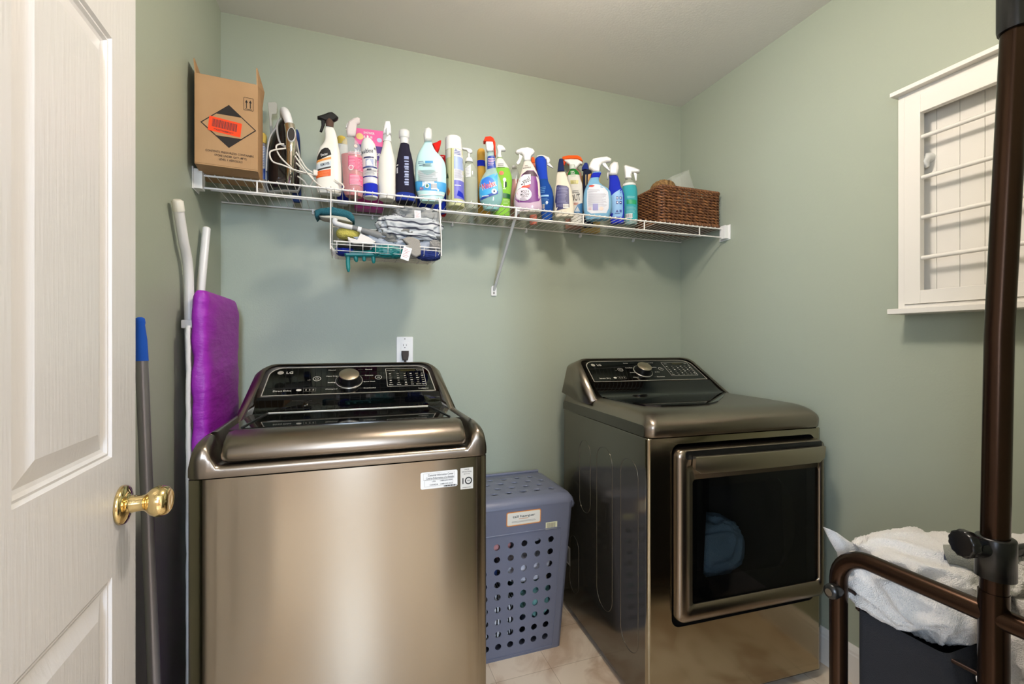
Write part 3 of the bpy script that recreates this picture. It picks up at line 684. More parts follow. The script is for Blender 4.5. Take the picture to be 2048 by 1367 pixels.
# 6 pale aqua
b = Bot('spray_bottle', 'pale aqua spray bottle with sky blue band and wide back label', 'spray bottle', C2, 1572, 1.765)
b.body([(480,1492,1585),(540,1465,1605),(600,1430,1640),(660,1402,1700),(720,1385,1745),(780,1374,1765),(850,1368,1772),(1000,1368,1775),(1100,1375,1772),(1180,1400,1750),(1220,1430,1720)], mat('aqua_plastic', (186, 222, 220), .25), .5, .034, 2.5)
b.slab('trigger_head', [(1492,482),(1480,400),(1500,330),(1545,316),(1582,340),(1588,400),(1584,482)], FROST, .05, .008)
b.zone(930, 1055, K(60, 150, 205), 'blue_band')
b.decal([('p', rrect(1402,1680,870,1150,14,4), K(214,222,222)), ('r',1500,1600,762,792,K(60,140,190),-.0), ('l',1410,1500,760,800,2,K(70,90,130)), ('l',1425,1510,805,830,1,K(70,90,130)), ('l',1470,1610,800,840,3,INKB), ('l',1410,1670,880,1030,12,K(120,128,130)), ('b',1575,1650,1050,1130), ('p', ell(1525,1085,28,30), WHITE), ('p', ell(1525,1085,18,20), K(70,120,90)), ('l',1430,1490,1095,1140,3,K(200,90,110)), ('r',1415,1775,1185,1200,WHITE)])
# 7 blue bottle with red nozzle
b = Bot('bottle', 'blue toilet cleaner bottle with a red slanted nozzle behind the aqua bottle', 'bottle', C3, 300, 1.90)
b.body([(390,285,345),(450,230,400),(520,170,450),(600,120,490),(700,105,495),(1000,100,495)], K(20, 50, 175, 20), .6, .035)
b.slab('nozzle', [(305,262),(365,240),(408,216),(427,220),(420,262),(405,320),(378,390),(345,395),(330,330)], K(215, 30, 22, 25), .024, .006)
b = Bot('bottle', 'small red bottle mostly hidden left of the tall aerosol', 'bottle', C3, 448, 1.94)
b.body([(420,405,492),(440,402,495),(800,402,495),(1000,402,495)], K(190, 26, 34, 25), .8, .03); b.decal([('l',415,465,440,462,1,WHITE)])
# 9 tall aerosol
b = Bot('aerosol_can', 'tall aerosol can with a large white cap and yellow-green side', 'spray can', C3, 612, 1.80)
b.body([(355,490,715),(375,482,722),(700,495,735),(1000,505,745),(1130,510,745)], K(196, 196, 150, 25), 1, .05, 2)
b.turned('cap', [(163,520,660),(175,492,690),(195,480,702),(240,478,704),(362,481,717)], WHITE)
b.decal([('r',600,745,370,1040,K(206,206,212),.06), ('r',560,570,360,1050,K(120,118,70),.0), ('r',602,742,470,640,K(150,168,208),.05), ('r',485,556,370,480,K(214,212,200),0), ('t','B.',632,390,30,K(20,40,110)), ('l',605,720,395,455,3,K(60,80,150)), ('r',604,745,790,1035,K(104,104,186),.06), ('l',612,735,650,770,8,K(170,170,186)), ('l',612,700,850,880,1,WHITE), ('p',[(640,1000),(660,930),(720,960),(740,1030)],ROYAL), ('p',[(505,960),(520,870),(550,940),(530,990)],K(200,120,50)), ('p',[(495,740),(520,680),(530,760)],K(60,90,50))])
# 10 pump
b = Bot('pump_bottle', 'clear hand soap bottle with a white pump top', 'pump bottle', C3, 832, 1.80)
b.body([(508,772,850),(540,750,872),(580,738,895),(640,736,916),(800,740,925),(1100,745,925),(1180,760,915)], mat('clear_greenish_plastic', (196, 202, 184), .05, alpha=.38), .85, .033, 2.2)
b.liquid(700, mat('clear_soap', (176, 180, 158), .1, alpha=.45))
h = b.turned('pump_collar', [(450,772,842),(470,756,855),(508,752,860)], WHITE)
b.turned('pump_stem', [(352,792,818),(452,792,818)], WHITE, par=h)
b.slab('pump_spout', [(716,312),(780,318),(830,330),(852,352),(850,382),(815,392),(790,380),(775,352),(716,336)], WHITE, .016, .004, h)
b.decal([('p', [(758,610),(830,560),(832,735),(762,735)], K(214,214,210)), ('l',765,825,600,720,6,K(170,170,172))])
# 11 gold
b = Bot('bottle', 'gold bottle with a navy neck band left of the glass cleaner', 'bottle', C3, 975, 1.88)
b.body([(328,942,1008),(345,925,1020),(380,918,1025),(460,918,1025),(560,920,1030),(700,922,1040),(900,925,1080),(1100,930,1100)], K(206, 158, 66, 25), .8, .033, 2.2); b.zone(468, 548, ROYAL, 'neck_band')
# 12 glass cleaner
b = Bot('spray_bottle', 'clear glass cleaner bottle with red trigger top and blue Windex label'.replace('Windex ', 'slanted '), 'spray bottle', C3, 1105, 1.785)
b.body([(372,1058,1150),(430,1052,1162),(540,1052,1172),(620,1045,1185),(690,1000,1212),(760,965,1238),(850,945,1262),(950,940,1272),(1050,955,1258),(1100,985,1232),(1150,1000,1220)], mat('clear_blue_plastic', (190, 222, 218), .05, alpha=.42), .55, .032, 2.3)
b.liquid(880, mat('teal_liquid', (40, 150, 150), .1, alpha=.85))
h = b.slab('trigger_head', [(1032,262),(1040,235),(1140,232),(1150,300),(1140,360),(1110,372),(1060,372),(1042,350)], WHITE, .03, .006)
b.slab('trigger_cover', [(1003,240),(1030,180),(1100,170),(1140,195),(1168,255),(1172,430),(1156,430),(1150,330),(1130,252),(1060,246)], K(226, 56, 26, 30), .034, .004, h)
b.decal([('p',[(1052,438),(1162,424),(1174,590),(1056,618)],K(24,60,150)),('l',1068,1160,460,570,5,K(226,180,190)),
  ('p',[(945,772),(1195,668),(1202,962),(955,1052)],K(58,158,214)), ('p', ell(1065,820,90,85), K(40,110,200)), ('p',[(955,1052),(957,1020),(1202,925),(1202,965)],K(24,60,150)),
  ('t','Windex',1068,848,92,WHITE,.33,222), ('t','Windex',1066,848,84,K(206,40,24),.33,206), ('p', ell(1150,935,36,36), K(214,224,232)), ('p',[(1150,912),(1162,940),(1150,952),(1138,940)],NAVY), ('l',985,1110,985,1010,1,WHITE)])
# 13 green
b = Bot('spray_bottle', 'bright green and white spray bottle with white trigger pointing right', 'spray bottle', C3, 1262, 1.86)
b.body([(450,1192,1262),(500,1175,1295),(560,1160,1335),(620,1148,1365),(700,1140,1390),(800,1135,1395),(1000,1130,1370),(1120,1125,1365)], K(130, 186, 62, 30), .55, .034, 2.3)
b.zone(452, 585, CREAM, 'shoulder_label')
b.slab('trigger_head', [(1192,452),(1197,380),(1182,300),(1210,275),(1262,284),(1295,318),(1308,345),(1296,358),(1250,356),(1244,400),(1258,452)], WHITE, .024, .006)
b.decal([('l',1200,1300,540,610,3,INKB), ('p', ell(1250,680,34,28), K(214,110,80)), ('p', ell(1292,770,22,26), K(240,244,230)), ('r',1280,1296,790,880,WHITE), ('r',1302,1320,800,870,NAVY), ('l',1270,1325,885,905,1,WHITE), ('r',1272,1370,950,1012,K(20,90,40),.1), ('l',1275,1360,1030,1100,4,K(190,220,150))])
# 14 amber
b = Bot('bottle', 'clear bottle of orange-red liquid behind the purple spray bottle', 'bottle', C3, 1438, 1.89)
b.body([(588,1395,1460),(640,1382,1485),(700,1376,1498),(800,1375,1500),(1110,1370,1500)], CLEAR, .8, .03, 2.2); b.liquid(755, mat('orange_red_liquid', (178, 52, 22), .15)); b.turned('cap', [(560,1395,1458),(592,1392,1462)], FROST)
# 15 purple
b = Bot('spray_bottle', 'purple mold and mildew spray bottle with white trigger pointing left', 'spray bottle', C3, 1612, 1.775)
b.body([(492,1560,1650),(560,1542,1692),(620,1522,1722),(700,1498,1756),(800,1468,1776),(900,1440,1782),(1000,1422,1792),(1080,1420,1800),(1140,1430,1805),(1180,1460,1790)], mat('clear_cream_plastic', (216, 208, 196), .12), .5, .033, 2.4)
b.zone(1010, 99999, mat('pale_lilac_liquid', (190, 168, 186), .15), 'lower_body', .0003)
h = b.slab('trigger_head', [(1440,378),(1465,345),(1530,320),(1610,311),(1680,334),(1706,368),(1692,395),(1655,430),(1645,495),(1560,498),(1548,425),(1525,395),(1470,402)], WHITE, .026, .007)
b.slab('trigger', [(1490,398),(1538,432),(1502,530),(1472,548),(1450,522),(1492,452)], WHITE, .012, .003, h)
b.decal([('p',[(1535,690),(1600,640),(1690,635),(1735,690),(1776,780),(1786,900),(1786,1010),(1760,1060),(1640,1090),(1480,1080),(1440,1030),(1440,920),(1475,790)],K(104,34,118)), ('p',[(1540,690),(1600,642),(1700,650),(1742,720),(1640,720),(1560,730)],K(52,20,44)), ('l',1570,1620,565,580,1,INKB), ('t','BLACK MOLD',1600,598,18,INKB,.12,110),
 ('p',[(1492,742),(1560,700),(1650,694),(1652,830),(1462,905),(1468,820)],K(222,222,226)), ('t','Lysol',1572,785,72,K(28,26,34),.42,140), ('p',[(1465,940),(1540,860),(1640,845),(1640,880),(1550,895),(1468,975)],K(206,60,36)),
 ('p', ell(1555,975,108,92), K(214,206,216)), ('t','MOLD &',1572,935,34,INKB,.03,108), ('t','MILDEW',1572,978,34,INKB,.05,120), ('t','REMOVER',1570,1010,16,INKB,.05,90), ('l',1505,1610,1025,1065,3,K(120,110,120))])
# 16 tall blue
b = Bot('spray_bottle', 'tall deep blue spray bottle with a slim white trigger pointing right', 'spray bottle', C4, 600, 1.86)
b.body([(248,470,575),(270,448,592),(300,440,602),(400,455,610),(520,482,620),(600,498,632),(700,500,680),(800,502,706),(900,505,715),(1040,520,705),(1090,540,690)], K(14, 70, 152, 15), .8, .033, 2.2)
b.zone(262, 600, K(24, 66, 190, 20), 'sleeve')
h = b.slab('trigger_head', [(460,262),(480,236),(540,226),(600,246),(640,258),(662,300),(650,342),(615,352),(604,300),(575,252),(520,244),(478,256)], WHITE, .022, .004)
b.slab('trigger', [(622,330),(650,338),(707,405),(700,414),(640,382),(612,362)], WHITE, .01, .002, h)
b.decal([('l',515,600,700,800,4,K(90,150,210)), ('r',522,638,825,850,K(140,190,230)), ('l',530,650,870,980,6,K(80,140,200)), ('b',548,580,960,1022), ('p', ell(612,938,18,22), K(200,214,226))])
# 17 orange cap at the back
b = Bot('spray_bottle', 'spray bottle with small orange head behind the purple one', 'spray bottle', C4, 408, 1.94)
b.body([(330,385,430),(380,370,455),(500,360,470),(1000,360,470)], K(206, 120, 100, 25), .6, .03); b.turned('cap', [(252,388,425),(280,380,435),(335,382,438)], K(232, 96, 36, 30))
# 18 cream bottle with navy top
b = Bot('spray_bottle', 'cream spray bottle with navy blue top and navy back label', 'spray bottle', C4, 868, 1.785)
b.body([(465,768,872),(520,752,900),(580,747,918),(640,742,938),(700,730,962),(800,725,985),(900,722,1000),(1050,722,1012),(1090,735,1005)], K(222, 216, 200, 35), .5, .032, 2.4)
b.turned('cap', [(280,792,848),(300,788,850),(335,780,854),(385,774,862),(466,766,873)], K(18, 34, 84, 20))
b.decal([('p',[(755,682),(775,672),(905,690),(932,715),(942,1000),(930,1012),(722,1052),(732,900)],K(40,42,96)), ('l',760,925,700,1000,17,K(120,124,170)), ('b',850,932,955,1012)])
# 19 stain spray with green shoulder
b = Bot('spray_bottle', 'white stain remover bottle with green shoulder label and black OUT lettering', 'spray bottle', C4, 1050, 1.87)
b.body([(430,950,1040),(480,922,1080),(570,906,1102),(650,930,1130),(800,955,1140),(1080,960,1135)], K(222, 220, 212, 30), .6, .034, 2.3)
b.turned('cap', [(365,945,1022),(380,940,1028),(432,944,1032)], K(206, 214, 208, 30)); b.zone(432, 572, K(28, 120, 44, 35), 'shoulder_label')
b.decal([('t','50%',990,480,30,WHITE,0,60), ('l',962,1020,500,522,2,WHITE), ('l',960,1050,530,560,2,K(180,214,180)), ('p',[(955,606),(1075,606),(1070,660),(960,660)],K(206,200,130)), ('l',970,1060,612,655,3,K(110,90,50)), ('l',985,1085,750,800,2,K(90,90,90)), ('t','OUT',1030,855,92,K(20,20,20),.15,140), ('l',1005,1075,930,970,2,K(200,90,60)), ('p',[(1000,1080),(1060,960),(1135,930),(1138,1080)],K(60,120,170)), ('p',[(1020,1060),(1060,990),(1100,1060)],K(180,190,196))])
b = Bot('spray_bottle', 'spray bottle with big orange and white trigger head at the back', 'spray bottle', C4, 1000, 1.95)
b.body([(430,940,1060),(500,890,1120),(1000,880,1130)], mat('clear_reddish_plastic', (206, 150, 130), .1, alpha=.7), .5, .025)
h = b.slab('trigger_head', [(860,298),(950,284),(1060,288),(1130,325),(1132,365),(1100,360),(1060,405),(1040,432),(945,432),(938,365),(900,340)], WHITE, .026, .006)
b.slab('trigger_cover', [(842,300),(838,258),(930,236),(1060,236),(1110,262),(1138,322),(1062,292),(950,288)], K(236, 96, 28, 30), .03, .004, h)
b.slab('trigger', [(855,300),(905,310),(935,345),(930,372),(905,340),(880,335),(868,380),(856,360)], K(226, 70, 34, 30), .012, .003, h)
# 20 behind
b = Bot('bottle', 'navy bottle with blue and grey cap in the back row beside the manila carton', 'bottle', C4, 1205, 1.90)
b.body([(440,1150,1262),(480,1142,1270),(700,1140,1285),(1000,1140,1290)], K(18, 26, 52, 20), .7, .03); b.turned('cap', [(338,1160,1205),(360,1148,1215),(400,1125,1222),(442,1122,1228)], K(30, 50, 130, 30))
b.decal([('r',1176,1190,520,680,K(190,170,120)), ('p',[(1215,520),(1262,500),(1240,640),(1205,700)],K(214,160,90))])
t = thing('carton', 'manila carton standing against the wall behind the bottles', 'box', tuple(at(1181, Y=1.985))[:2]+(ZD,), 0, None)
mb = MB(); mb.box((-.045, -.015, 0), (.045, .015, .272), K(206, 178, 110, 60)); mb.build('carton_body', t, bevel=.001)
# 21 blue neck cleaner
b = Bot('spray_bottle', 'light blue spray bottle with royal blue neck and large white back label', 'spray bottle', C4, 1352, 1.775)
b.body([(472,1285,1408),(510,1268,1398),(560,1245,1378),(600,1228,1376),(640,1208,1395),(680,1185,1440),(720,1168,1500),(770,1153,1542),(850,1146,1560),(1000,1146,1565),(1080,1158,1548),(1120,1180,1520)], K(120, 172, 206, 22), .5, .034, 2.5)
b.zone(474, 640, K(22, 40, 176, 20), 'neck_sleeve', .0004)
h = b.slab('trigger_head', [(1225,420),(1232,380),(1252,330),(1290,278),(1400,256),(1490,247),(1556,280),(1546,322),(1480,332),(1420,350),(1390,392),(1384,474),(1290,468),(1262,440)], WHITE, .028, .008)
b.slab('trigger', [(1420,345),(1472,338),(1537,445),(1526,457),(1440,388)], WHITE, .012, .003, h)
b.decal([('p', rrect(1198,1530,660,1100,70,6), K(212,218,226)) if False else ('p',[(1250,680),(1300,662),(1380,668),(1450,710),(1505,780),(1518,900),(1515,1020),(1480,1090),(1260,1098),(1205,1060),(1198,900),(1205,760)],K(212,216,226)), ('p', ell(1268,692,42,15), K(200,60,40)), ('l',1215,1400,745,800,3,K(150,150,165)), ('l',1215,1490,805,1000,14,K(150,150,165)), ('r',1285,1362,960,1055,K(140,140,190)), ('l',1222,1280,1010,1050,2,K(214,150,150)), ('p', ell(1408,1030,30,26), K(226,200,190))])
# 22 oxi
b = Bot('spray_bottle', 'blue spray bottle with a red neck band and four small square icons', 'spray bottle', C4, 1632, 1.80)
b.body([(525,1524,1645),(560,1526,1662),(630,1525,1685),(680,1520,1692),(740,1512,1722),(800,1515,1742),(1100,1530,1746),(1140,1545,1740)], K(24, 44, 178, 20), .55, .033, 2.4)
b.zone(562, 630, K(226, 54, 30, 30), 'neck_band')
b.slab('trigger_head', [(1522,522),(1512,440),(1540,372),(1592,330),(1650,340),(1666,400),(1652,480),(1638,524)], WHITE, .045, .01)
b.slab('trigger', [(1492,500),(1512,440),(1522,505),(1505,600),(1492,590)], FROST, .012, .003, y=-.016)
b.decal([('p',[(1520,860),(1600,790),(1730,705),(1744,800),(1745,1136),(1535,1136)],K(128,176,220))]+[('r',x,x+34,y,y+44,K(24,50,130)) for x in (1625,1674) for y in (842,908)]+[('p',ell(1640,865,9,10),WHITE),('p',ell(1691,864,9,11),WHITE),('r',1636,1650,918,942,WHITE),('p',ell(1691,930,9,8),WHITE),('p',[(1640,1035),(1662,1070),(1618,1070)],K(24,50,130)),('r',1675,1705,1035,1070,K(40,70,150)),('l',1605,1705,1080,1100,1,K(24,50,130))])
# 23 clear with teal label
b = Bot('spray_bottle', 'clear spray bottle with teal label and frosted trigger, rightmost before the wicker basket', 'spray bottle', C4, 1835, 1.80)
b.body([(568,1790,1852),(600,1752,1880),(660,1722,1912),(740,1712,1932),(800,1720,1936),(1000,1740,1938),(1170,1750,1940)], mat('clear_grey_plastic', (190, 196, 184), .05, alpha=.45), .9, .033, 2.1)
b.liquid(670, mat('clear_cleaner', (178, 180, 160), .08, alpha=.4)); b.zone(795, 99999, K(56, 160, 168, 35), 'label'); b.zone(795, 828, WHITE, 'label', .0008)
h = b.slab('trigger_head', [(1756,568),(1748,480),(1738,384),(1768,370),(1900,408),(1976,442),(1960,482),(1862,482),(1852,520),(1856,568)], FROST, .026, .007)
b.slab('trigger', [(1880,478),(1932,490),(1926,600),(1906,602)], FROST, .012, .003, h)
b.decal([('r',1778,1935,896,958,K(30,150,100)), ('l',1785,1900,842,880,2,K(140,200,204)), ('l',1780,1920,985,1090,6,K(120,180,186)), ('b',1765,1866,1095,1160)], off=.0012)
# left end of the shelf
b = Bot('bottle', 'bottle with yellow cap and blue-white label between carton and iron', 'bottle', C7, 5, 1.87)
b.body([(600,-60,75),(640,-70,85),(1180,-75,85)], K(150, 146, 140, 30), .8, .035, 2.2); b.turned('cap', [(480,-50,70),(500,-62,84),(560,-64,88),(602,-62,80)], K(214, 186, 92, 40))
b.decal([('p',[(0,605),(72,600),(74,1060),(4,1050)],K(206,212,222)), ('r',18,64,930,1060,K(50,90,180)), ('l',20,60,620,900,14,K(90,120,190))])
b = Bot('bottle', 'navy blue bottle standing right behind the iron', 'bottle', C7, 455, 1.93)
b.body([(430,408,470),(470,402,488),(560,400,498),(800,400,505),(1250,400,515)], K(36, 56, 104, 30), .6, .03)
b = Bot('scoop', 'translucent grey plastic scoop with upright handle leaning on wall behind iron', 'scoop', C7, 140, 1.95)
b.slab('handle', [(95,92),(190,85),(214,118),(206,236),(152,240),(142,300),(160,420),(172,1120),(140,1120),(126,480),(110,270)], mat('translucent_grey_plastic', (190, 188, 178), .25, alpha=.75), .006, .002)
b.turned('scoop_bowl', [(1080,90,240),(1120,70,255),(1210,80,250)], mat('translucent_grey_plastic'), .8)
b = Bot('bottle', 'round white bottle with yellow lid behind the pink cleaner', 'bottle', C2, 415, 1.91)
b.body([(520,350,490),(560,345,492),(1120,355,500)], K(214, 212, 204, 35), .8, .035); b.turned('cap', [(408,385,445),(420,360,465),(450,350,485),(522,352,488)], K(222, 190, 84, 40)); b.zone(1000, 99999, ROYAL, 'lower_band')
# ------------------------------------------------------------------ eraser carton
p = at(738, Y=1.93); t = thing('carton', 'pink and purple sponge carton standing behind the starch can', 'box', (p.x, 1.93, ZD), R(-3))
mb = MB(); hw = (at(766, Y=1.93).x-at(709.5, Y=1.93).x)/2; Ht = .318
mb.box((-hw, 0, 0), (hw, .05, Ht), K(196, 60, 150)); mb.box((-hw-.0004, -.0006, Ht*.80), (hw+.0004, .02, Ht+.0004), K(228, 96, 156)); mb.box((-hw-.0004, -.0008, Ht*.62), (hw+.0004, .02, Ht*.80), K(66, 30, 120)); bd = mb.build('carton_body', t)
mb = MB(); f = lambda x, z: Vector((x, -.0014, z))
put_text(mb, 'SHOWER', f, 0, Ht*.955, .009, WHITE, -.0, .042); put_text(mb, '& TUB', f, -.004, Ht*.905, .009, WHITE, 0, .034); put_text(mb, 'SCRUBBER', f, -.004, Ht*.855, .006, WHITE, 0, .034)
put_text(mb, 'Magic Eraser', f, 0, Ht*.705, .018, WHITE, 0, hw*1.9); put_poly(mb, f, ell(-.035, Ht*.90, .014, .013, 16), K(232, 200, 130)); put_poly(mb, f, ell(.040, Ht*.88, .010, .009, 16), K(190, 200, 226))
put_text(mb, '2', f, .03, Ht*.5, .02, WHITE); put_poly(mb, f, ell(.035, Ht*.26, .012, .02, 16), K(232, 140, 50)); mb.build('carton_print', bd)
# ------------------------------------------------------------------ cardboard carton at the left end
def carton():
    CB = mat('corrugated_cardboard', (172, 134, 92), .75, var=(6, (164, 126, 84)), bump=(90, .0004, (1, 1, .1))); CE = K(150, 116, 78, 80)
    W, Dp, Ht = .167, .175, .272
    t = thing('cardboard_box', 'open brown cardboard carton with black diamond marking and orange sticker', 'box', (-.4375, 1.614, ZD+.001), R(4.5))
    mb = MB(); T = .004
    mb.box((0, 0, 0), (W, Dp, T), CB); mb.box((0, 0, T), (W, T, Ht), CB); mb.box((0, Dp-T, T), (W, Dp, Ht), CB); mb.box((0, T, T), (T, Dp-T, Ht), CB); mb.box((W-T, T, T), (W, Dp-T, Ht), CB)
    bd = mb.build('carton_body', t, bevel=.0012)
    def flap(pts):
        mb = MB(); n = (pts[1]-pts[0]).cross(pts[-1]-pts[0]).normalized()*.0017
        mb.loft([[q-n for q in pts], [q+n for q in pts]], CB, smooth=False); mb.build('flap', t)
    V = Vector
    flap([V((.002, .004, Ht)), V((.002, Dp-.02, Ht)), V((-.004, Dp-.05, Ht+.045)), V((-.003, .012, Ht+.048))])
    flap([V((W-.002, .006, Ht)), V((W-.002, Dp-.01, Ht)), V((W+.006, Dp-.03, Ht+.05)), V((W-.004, .010, Ht+.058))])
    flap([V((.004, .003, Ht)), V((W-.006, .003, Ht)), V((W-.02, .075, Ht+.004)), V((.02, .07, Ht+.008))])
    mb = MB(); f = lambda x, z: V((x, -.0006, z)); IK = K(44, 38, 34, 70); f2 = lambda x, z: V((x, -.0010, z)); f3 = lambda x, z: V((x, -.0014, z))
    cx, cz, a, bq = .089, .127, .074, .066
    put_poly(mb, f, [(cx-a, cz), (cx, cz-bq), (cx+a, cz), (cx, cz+bq)], IK)
    q = .94; put_poly(mb, f2, [(cx-a*q, cz), (cx-a*.44, cz-bq*.5), (cx+a*.44, cz-bq*.5), (cx+a*q, cz), (cx+a*.44, cz+bq*.5), (cx-a*.44, cz+bq*.5)], CB)
    x0, z0 = .128, .186; put_frame(mb, f, x0, x0+.027, z0, z0+.040, .002, .0013, IK)
    for i in (0, 1):
        xx = x0+.008+i*.0105; put_rect(mb, f, xx-.0012, xx+.0012, z0+.007, z0+.026, IK, 1, 1); put_poly(mb, f, [(xx-.004, z0+.024), (xx+.004, z0+.024), (xx, z0+.033)], IK)
    put_rect(mb, f, x0+.004, x0+.023, z0+.0035, z0+.005, IK, 1, 1)
    put_text(mb, 'CONTENTS: PRESSURIZED CONTAINERS', f, .092, .045, .0062, IK, 0, .128); put_text(mb, 'STORE UNDER 120\u00b0F (48\u00b0C)', f, .094, .034, .0062, IK, 0, .085); put_text(mb, 'LEVEL 1 AEROSOLS', f, .094, .023, .0062, IK, 0, .062)
    mb.build('print', bd)
    mb = MB(); OR = K(240, 72, 30, 40); an = -.10; rot = lambda x, z: (.079+x*math.cos(an)-z*math.sin(an), .124+x*math.sin(an)+z*math.cos(an))
    g = lambda x, z: f2(*rot(x, z)); g3 = lambda x, z: V((rot(x, z)[0], -.0018, rot(x, z)[1]))
    g = lambda x, z: V((rot(x, z)[0], -.0014, rot(x, z)[1]))
    put_poly(mb, g, rrect(-.043, .043, -.022, .022, .003, 3), OR)
    x = -.034; i = 0
    while x < .032: wd = .0008+.0011*((i*7) % 3)/2; put_rect(mb, g3, x, x+wd, -.008, .016, K(50, 24, 20), 1, 1); x += wd+.0011; i += 1
    put_text(mb, '**XXF7008MN2**', g3, -.002, -.015, .005, K(70, 24, 20), 0, .052)
    mb.build('sticker', bd)['label'] = 'orange barcode sticker'
carton()
# ------------------------------------------------------------------ steam iron standing on its heel, cord hanging over the rail
def iron():
    b = Bot('steam_iron', 'dark steam iron standing on its heel with white and chrome handle', 'iron', C7, 290, 1.86, None)
    DK = mat('dark_brown_plastic', (34, 26, 24), .12); CH_ = mat('chrome', (220, 214, 200), .07, metal=1)
    out = [(290,215),(330,240),(380,330),(430,440),(470,560),(500,720),(512,900),(510,1120),(480,1185),(300,1175),(100,1190),(72,1120),(65,950),(72,780),(95,600),(140,450),(200,330),(250,240)]
    L = [b.loc(*q) for q in out]; zb = min(q[1] for q in L); L = [(x, max(z, .002)) for x, z in L]; cx = sum(q[0] for q in L)/len(L)
    mb = MB(); mb.slab(L, .030, .036, mat('sole_steel', (190, 190, 190), .2, metal=1), .001); mb.build('soleplate', b.root)
    mb = MB(); rg = []
    for k, y in ((1.0, .030), (1.0, .018), (.965, .010)): rg.append([Vector((cx+(x-cx)*k, y, max(.002, .09+(z-.09)*k))) for x, z in L])
    mb.loft(rg, K(206, 200, 190, 30)); mb.build('skirt', b.root)
    mb = MB(); rg = []
    for k, y in ((.93, .011), (.91, 0), (.82, -.018), (.62, -.030), (.3, -.035)): rg.append([Vector((cx+(x-cx)*k, y, max(.0025, .07+(z-.07)*k))) for x, z in L])
    mb.loft(rg, DK); bd = mb.build('body', b.root)
    def pp(x, y, d): l, z = b.loc(x, y); return Vector((l, d, z))
    mb = MB(); mb.tube(smooth_path([pp(288,250,.0), pp(300,262,-.04), pp(322,330,-.062), pp(345,410,-.072), pp(365,480,-.075)]), [.012+.003*math.sin(i/8) for i in range(25)], WHITE, 16); mb.build('handle', b.root)['label'] = 'white upper handle'
    mb = MB(); mb.tube(smooth_path([pp(365,478,-.075), pp(382,600,-.077), pp(385,800,-.07), pp(378,980,-.05), pp(370,1100,-.02)]), [.0175]*12+[.0165]*13, CH_, 20); hd = mb.build('handle_grip', b.root); hd['label'] = 'chrome lower handle'
    mb = MB(); mb.loft([[pp(384+q[0]*k, 620+q[1]*k, d) for q in ell(0, 0, 52, 88)] for k, d in ((1.0, -.085), (1.0, -.094), (.9, -.097))], WHITE); mb.loft([[pp(384+q[0], 620+q[1], d) for q in ell(0, 0, 42, 76)] for d in (-.096, -.098)], K(60, 56, 52, 20)); mb.build('steam_button', hd)
    mb = MB(); mb.tube(smooth_path([pp(232,330,-.012), pp(212,430,-.026), pp(225,560,-.034), pp(262,660,-.038), pp(330,700,-.045)]), .0035, K(214, 208, 198, 30), 8); mb.tube(smooth_path([pp(215,400,-.005), pp(130,520,-.006), pp(92,700,-.006), pp(80,950,-.006)]), .0028, K(214, 208, 198, 30), 8)
    mb.build('body_trim', bd)
    CW = K(222, 216, 204, 40); mb = MB()
    def y(d): return d
    paths = [[(300,740,-.10),(230,745,-.10),(205,780,-.10),(240,870,-.10),(320,960,-.10),(450,1050,-.09),(600,1075,-.085)],
             [(320,800,-.11),(160,830,-.11),(130,880,-.11),(170,960,-.11),(290,1000,-.11),(420,1040,-.10),(640,1085,-.09)],
             [(430,860,-.085),(520,1000,-.09),(600,1110,-.10),(700,1220,-.11),(830,1295,-.115),(960,1300,-.118),(990,1240,-.118),(900,1170,-.11),(850,1080,-.10),(790,1045,-.09),(700,1080,-.085),(620,1095,-.085)],
             [(440,940,-.085),(560,1060,-.088),(640,1130,-.09),(600,1200,-.06),(540,1120,-.05),(460,1060,-.05)],
             [(440,800,-.075),(500,900,-.08),(560,1000,-.085),(640,1060,-.09),(700,1070,-.09),(780,1110,-.10),(900,1190,-.11),(990,1220,-.115)]]
    for q in paths: mb.tube(smooth_path([pp(*v) for v in q], 8), .0027, CW, 8)
    mb.build('cord', b.root)['label'] = 'white coiled power cord'
    mb = MB(); mb.box(tuple(pp(640,1100,-.10)), tuple(Vector(pp(715,1040,-.075))), CW); mb.build('plug', b.root, bevel=.004)
iron()
